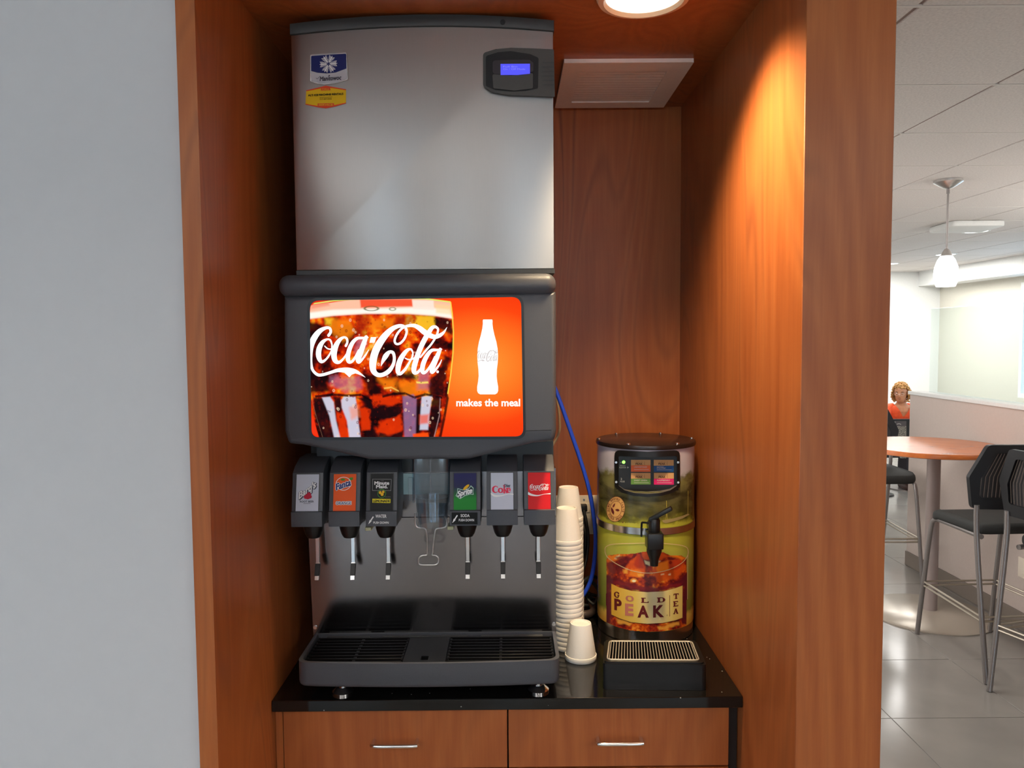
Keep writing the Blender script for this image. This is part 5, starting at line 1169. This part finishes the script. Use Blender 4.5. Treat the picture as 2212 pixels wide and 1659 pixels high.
b = MB(); b.rod((px_, py_, ZC-0.045), (px_, py_, ZC-0.075), 0.0085, n=12); b.rod((px_, py_, ZC-0.07), (px_, py_, 2.17), 0.0055, n=12); link('rod', b, M_grey, T)
b = MB(); b.lathe([(0.010, 2.178), (0.014, 2.172), (0.022, 2.160), (0.026, 2.148), (0.034, 2.138), (0.0, 2.138)], px_, py_, 28); link('socket_cap', b, M_nick, T)
b = MB(); b.lathe([(0.030, 2.139), (0.046, 2.115), (0.060, 2.075), (0.0635, 2.035), (0.060, 1.995), (0.049, 1.966), (0.045, 1.965), (0.055, 1.995), (0.059, 2.035), (0.030, 2.13)], px_, py_, 36, closed=True); link('shade', b, glow('lit_opal_glass', (1, 0.98, 0.94, 1), 3.0), T)
T = thing('ceiling_speaker', 'white square device fixed to the ceiling behind the pendant lamp', 'ceiling device', (3.62, 6.03, ZC))
b = MB(); b.prism(rnd([(3.37, 5.83), (3.78, 5.83), (3.83, 6.22), (3.40, 6.24)], 0.06), ZC-0.045, ZC-0.001, 'z', 0.012, 2); link('housing', b, M_far, T)
for x, y, r, lb in ((3.92, 6.45, 0.105, 'round recessed ceiling light beside the white ceiling device'), (4.72, 8.28, 0.105, 'round recessed ceiling light right of the pendant socket'), (4.62, 9.3, 0.105, 'round recessed ceiling light next to the wooden post, farthest back')):
    T = thing('recessed_light', lb, 'light', (x, y, ZC)); b = MB(); b.lathe([(r-0.012, -0.003), (r, -0.006), (r+0.008, 0.0), (r-0.012, 0.0), (r-0.012, -0.003)], x, y, 28, ZC-0.0008, closed=True); link('trim_ring', b, M_far, T)
    b = MB(); b.lathe([(r-0.012, -0.002), (0, -0.003)], x, y, 28, ZC-0.0008, closed=True); link('lens', b, glow('lit_lens', (1, 0.98, 0.94, 1), 6.0), T)
T = thing('cove_lamp', 'long lamp glowing in the cove above the right wall', 'lamp', (5.79, 6.5, 2.40)); b = MB(); b.box(5.76, 5.80, 2.6, 10.4, 2.386, 2.41, 0.004, 1); link('tube', b, glow('cove_tube', (1, 0.96, 0.9, 1), 14.0), T)

# ================================================================== CAFE TABLE, BOARD, PERSON
KX, KY = 3.20, 5.98
T = thing('cafe_table', 'dark square cafe table the woman in orange leans on', 'table', (KX, KY, 0))
b = MB(); b.prism(rnd([(KX-0.36, KY-0.32), (KX+0.36, KY-0.32), (KX+0.36, KY+0.28), (KX-0.36, KY+0.28)], 0.03), 0.728, 0.760, 'z', 0.004, 2); link('tabletop', b, M_frame, T)
b = MB(); b.rod((KX, KY, 0.02), (KX, KY, 0.727), 0.035, n=20); link('column', b, M_grey, T)
b = MB(); b.lathe([(0.25, 0), (0.25, 0.012), (0.05, 0.022), (0, 0.022)], KX, KY, 36, 0.0004); link('base', b, M_grey, T)
T.location = (4.42, 8.375, 0); T.scale = (0.9, 0.9, 0.9)
BX0, BX1, BY, BZ0, BZ1 = 3.90, 4.228, 8.00, 0.40, 0.811
T = thing('display_board', 'black framed board with a speckled grey picture in front of the woman in orange', 'sign', (3.96, BY, 0))
b = MB(); b.prism([(BX0, BZ0), (BX1, BZ0), (BX1, BZ1), (BX0, BZ1)], BY, BY+0.02, 'y', 0.003, 1); link('frame', b, M_frame, T)
b = MB(); b.rod((3.96, BY+0.032, 0.012), (3.96, BY+0.032, 0.70), 0.012); b.lathe([(0.12, 0), (0.12, 0.012), (0, 0.014)], 3.96, BY+0.032, 28, 0.0004); link('stand', b, M_frame, T)
m = mat('speckled_print', (0.1, 0.1, 0.1, 1), 0.5); n = NT(m); f1 = n.noise(n.coord(), 95, 3, 0.7); sx_ = n.n('ShaderNodeSeparateXYZ'); n.l(n.coord(), sx_.inputs[0])
lowm = n.math('LESS_THAN', sx_.outputs[2], 0.735); n.base(n.mix(lowm, rgb(74, 68, 70), n.ramp(f1, [(0.35, rgb(52, 50, 48)), (0.55, rgb(128, 122, 112)), (0.7, rgb(190, 180, 164))])))
fB2 = lambda off: (lambda x, y: U(x, y, Y=BY-off))
b = MB(); b.flat([[(1924.5, 909), (1958, 909.5), (1957.5, 990), (1944, 990)]], fB2(0.001)); PC = link('picture', b, m, T)
b = MB(); b.text('STOP', (1925.5, 910.8, 1934.5, 914.0), fB2(0.002)); b.flat(stroke([(1937, 916.5, 0.8), (1942, 915.2, 1.0), (1946.5, 917, 0.8)], 4), fB2(0.002)); link('lettering', b, ink('offwhite', rgb(206, 200, 194)), PC)
# chair of the person
T = thing('dining_chair', 'black chair the woman in orange sits on', 'chair', (3.28, 6.55, 0))
b = MB(); b.prism(rnd([(3.06, 6.34), (3.50, 6.34), (3.50, 6.78), (3.06, 6.78)], 0.05), 0.42, 0.455, 'z', 0.012, 2); link('seat', b, M_seat, T)
b = MB(); b.prism(rnd([(3.09, 0.56), (3.47, 0.56), (3.45, 0.86), (3.11, 0.86)], 0.04), 6.80, 6.825, 'y', 0.008, 2); b.rod((3.10, 6.79, 0.43), (3.10, 6.81, 0.70), 0.012); b.rod((3.46, 6.79, 0.43), (3.46, 6.81, 0.70), 0.012); link('backrest', b, M_frame, T)
for x in (3.09, 3.47):
    for y in (6.38, 6.75):
        b = MB(); b.rod((x, y, 0.001), (x, y, 0.425), 0.012); link('leg', b, M_grey, T)
T.location = (4.467, 8.80, 0); T.scale = (0.9, 0.9, 0.9)

P0 = Vector((3.250, 6.44, 0))
person = thing('person', 'woman with curly blond hair and glasses in an orange top leaning on the table', 'person', (P0.x, P0.y, 0.456))
H = P0+Vector((-0.030, -0.160, 1.160))     # head centre; the face is turned down and to the left of the picture
fw = Vector((-0.60, -0.77, -0.20)).normalized(); sd = Vector((0.79, -0.61, 0)).normalized(); up = sd.cross(fw)
if up.z < 0: up = -up
hp_ = lambda a, b_, c: H+sd*a+fw*b_+up*c
def loft(b, rings, n=24, cap=True):
    rows = [[b.bm.verts.new(c+ax*rx*math.cos(2*pi*k/n)+ay*ry*math.sin(2*pi*k/n)) for k in range(n)] for c, ax, rx, ay, ry in rings]
    for A_, B_ in zip(rows, rows[1:]):
        for k in range(n): b.bm.faces.new((A_[k], A_[(k+1) % n], B_[(k+1) % n], B_[k]))
    if cap: b.bm.faces.new(rows[0][::-1]); b.bm.faces.new(rows[-1])
    return rows
EX, EY = Vector((1, 0, 0)), Vector((0, 1, 0))
TOR = [(0.08, 0.465, 0.15, 0.11), (0.075, 0.50, 0.175, 0.13), (0.06, 0.56, 0.175, 0.125), (0.03, 0.66, 0.145, 0.105), (-0.01, 0.76, 0.145, 0.105), (-0.05, 0.86, 0.160, 0.115), (-0.085, 0.93, 0.168, 0.100), (-0.105, 0.975, 0.150, 0.078), (-0.118, 1.005, 0.095, 0.060)]
def torso(grow): return [(P0+Vector((0, y, z_)), EX, rx+grow, EY, ry+grow) for y, z_, rx, ry in TOR]
b = MB(); loft(b, torso(0.0)+[(P0+Vector((-0.004, -0.125, 1.03)), EX, 0.058, EY, 0.054), (P0+Vector((-0.010, -0.135, 1.07)), EX, 0.052, EY, 0.052), (P0+Vector((-0.02, -0.145, 1.12)), EX, 0.050, EY, 0.050)])
loft(b, [(hp_(0, f_, c_), sd, rx, fw, ry) for c_, f_, rx, ry in [(-0.112, 0.048, 0.016, 0.016), (-0.104, 0.042, 0.032, 0.036), (-0.085, 0.030, 0.046, 0.058), (-0.06, 0.018, 0.058, 0.078), (-0.03, 0.008, 0.066, 0.090), (0.0, 0.004, 0.070, 0.094), (0.035, 0.0, 0.073, 0.097), (0.07, -0.004, 0.069, 0.092), (0.10, -0.008, 0.054, 0.073), (0.118, -0.010, 0.030, 0.042), (0.125, -0.012, 0.008, 0.010)]], 20)
b.tube([hp_(0, 0.090, 0.030), hp_(0, 0.101, 0.006), hp_(0, 0.110, -0.014), hp_(0, 0.092, -0.022)], [0.007, 0.009, 0.0125, 0.007], 8, 3)
for s_ in (-1, 1):
    b.tube([P0+Vector((s_*0.10, -0.09, 0.965)), P0+Vector((s_*0.165, -0.095, 0.945)), P0+Vector((s_*0.205, -0.135, 0.87)), P0+Vector((s_*0.215, -0.20, 0.810)), P0+Vector((s_*0.14, -0.30, 0.800)), P0+Vector((s_*0.045, -0.385, 0.796)), P0+Vector((s_*0.0, -0.42, 0.790))], [0.050, 0.056, 0.048, 0.042, 0.039, 0.028, 0.026], 12, 5)
    b.tube([P0+Vector((s_*0.085, 0.06, 0.515)), P0+Vector((s_*0.095, -0.15, 0.525)), P0+Vector((s_*0.105, -0.36, 0.515)), P0+Vector((s_*0.105, -0.41, 0.45)), P0+Vector((s_*0.105, -0.40, 0.28)), P0+Vector((s_*0.105, -0.38, 0.085)), P0+Vector((s_*0.11, -0.43, 0.045)), P0+Vector((s_*0.12, -0.54, 0.032))], [0.090, 0.080, 0.062, 0.056, 0.054, 0.036, 0.036, 0.028], 12, 5)
    b.ball(hp_(s_*0.074, -0.004, 0.0), 0.010, 0.016, 0.028)
    wv = P0+Vector((s_*0.0, -0.42, 0.790))
    for k in range(5):
        o_ = Vector((s_*(0.024-0.012*k), -0.005, 0)); ln_ = (0.040, 0.062, 0.070, 0.064, 0.05)[k]; dv = Vector((-s_*0.75+0.12*s_*k, -0.65, -0.03)).normalized()
        b.tube([wv+o_*0.4, wv+o_+dv*ln_*0.6+Vector((0, 0, 0.004)), wv+o_+dv*ln_-Vector((0, 0, 0.010))], [0.010, 0.0085, 0.0075], 8, 3)
body = link('body', b, M_skin, person)
rm = body.modifiers.new('fuse', 'REMESH'); rm.mode = 'VOXEL'; rm.voxel_size = 0.0065; rm.use_smooth_shade = True
sm_ = body.modifiers.new('soften', 'SMOOTH'); sm_.iterations = 4; sm_.factor = 0.5
b = MB(); rows = loft(b, torso(0.010), 40, False)
for s_ in (-1, 1): b.tube([P0+Vector((s_*0.085, -0.09, 0.975)), P0+Vector((s_*0.165, -0.095, 0.950)), P0+Vector((s_*0.208, -0.135, 0.882))], [0.055, 0.066, 0.060], 16, 5)
bmesh.ops.subdivide_edges(b.bm, edges=b.bm.edges[:], cuts=2, use_grid_fill=True)
for sx_ in (1, -1): bmesh.ops.bisect_plane(b.bm, geom=b.bm.verts[:]+b.bm.edges[:]+b.bm.faces[:], plane_co=P0+Vector((sx_*0.010, 0, 0.868)), plane_no=Vector((sx_, 0, -0.62)).normalized())
bmesh.ops.bisect_plane(b.bm, geom=b.bm.verts[:]+b.bm.edges[:]+b.bm.faces[:], plane_co=P0+Vector((0, 0, 0.868)), plane_no=(0, 0, 1))
kill = []
for q in b.bm.faces:
    c_ = q.calc_center_median()-P0
    if c_.y < -0.125 and c_.z > 0.868 and abs(c_.x) < 0.010+0.62*(c_.z-0.868): kill.append(q)
bmesh.ops.delete(b.bm, geom=kill, context='FACES'); link('blouse', b, M_orange, person)
b = MB(); loft(b, [(P0+Vector((0, y, z_)), EX, rx+0.012, EY, ry+0.012) for y, z_, rx, ry in TOR[:3]], 28)
for s_ in (-1, 1): b.tube([P0+Vector((s_*0.085, 0.06, 0.515)), P0+Vector((s_*0.095, -0.15, 0.525)), P0+Vector((s_*0.105, -0.36, 0.515)), P0+Vector((s_*0.105, -0.415, 0.45)), P0+Vector((s_*0.105, -0.40, 0.28)), P0+Vector((s_*0.105, -0.38, 0.11))], [0.100, 0.090, 0.073, 0.068, 0.064, 0.056], 14, 5)
link('trousers', b, plain('dark_trousers', rgb(48, 44, 50), 0.8, 0.1, 60), person)
for s_ in (-1, 1):
    b = MB(); b.tube([P0+Vector((s_*0.105, -0.36, 0.045)), P0+Vector((s_*0.11, -0.44, 0.046)), P0+Vector((s_*0.12, -0.55, 0.038)), P0+Vector((s_*0.123, -0.60, 0.034))], [0.044, 0.046, 0.040, 0.022], 12, 4); link('shoe', b, M_dark, person)
b = MB(); b.tube([hp_(-0.027, 0.077, -0.052), hp_(-0.012, 0.090, -0.049), hp_(0, 0.092, -0.051), hp_(0.012, 0.090, -0.049), hp_(0.027, 0.077, -0.052)], [0.002, 0.0055, 0.005, 0.0055, 0.002], 8, 3, flat=1.0); b.tube([hp_(-0.022, 0.078, -0.057), hp_(0, 0.091, -0.060), hp_(0.022, 0.078, -0.057)], [0.002, 0.0055, 0.002], 8, 3); link('lips', b, plain('lips', rgb(160, 88, 76), 0.4), person)
for s_ in (-1, 1):
    b = MB(); b.ball(hp_(s_*0.031, 0.080, 0.012), 0.0115, 0.008, 0.0065); e_ = link('eye', b, plain('eye_white', rgb(214, 204, 196), 0.3), person)
    b = MB(); b.ball(hp_(s_*0.031-0.001, 0.0855, 0.012), 0.0055, 0.004, 0.0055); link('iris', b, M_dark, e_)
    b = MB(); b.tube([hp_(s_*0.016, 0.093, 0.032), hp_(s_*0.034, 0.089, 0.038), hp_(s_*0.052, 0.072, 0.033)], [0.0025, 0.0032, 0.0015], 6, 3); link('eyebrow', b, M_dark, person)
b = MB()
for s_ in (-1, 1):
    b.tube([hp_(s_*0.033+0.021*math.cos(q), 0.108-0.9*(s_*0.033+0.021*math.cos(q))**2*5.0, 0.010+0.015*math.sin(q)) for q in [2*pi*k/14 for k in range(14)]], 0.0013, 6, 1, True); b.tube([hp_(s_*0.054, 0.094, 0.013), hp_(s_*0.076, 0.02, 0.013)], 0.0013, 6, 0)
b.tube([hp_(-0.012, 0.107, 0.013), hp_(0.012, 0.107, 0.013)], 0.0013, 6, 0); link('glasses', b, M_nick, person)
b = MB(); rr = random.Random(3); n_ = 0
while n_ < 620:
    q = Vector((rr.gauss(0, 1), rr.gauss(0, 1), rr.gauss(0, 1))).normalized()
    if q.z < -0.8: continue
    if q.y > 0.30 and q.z < 0.58: continue
    if q.y > -0.1 and q.z < -0.35 and abs(q.x) < 0.62: continue
    k_ = 1.0+0.22*max(0, -q.z+0.35)*(1 if q.y < 0.35 else 0.4)
    R_ = rr.uniform(0.90, 1.10)*k_; b.ball(hp_(q.x*0.092*R_, q.y*0.108*R_-0.006, q.z*0.122*R_+0.006), rr.uniform(0.008, 0.0135), n=7); n_ += 1
link('hair', b, M_hair, person)
person.location = (4.44, 8.70, 0.456*0.9); person.scale = (0.9, 0.9, 0.9)
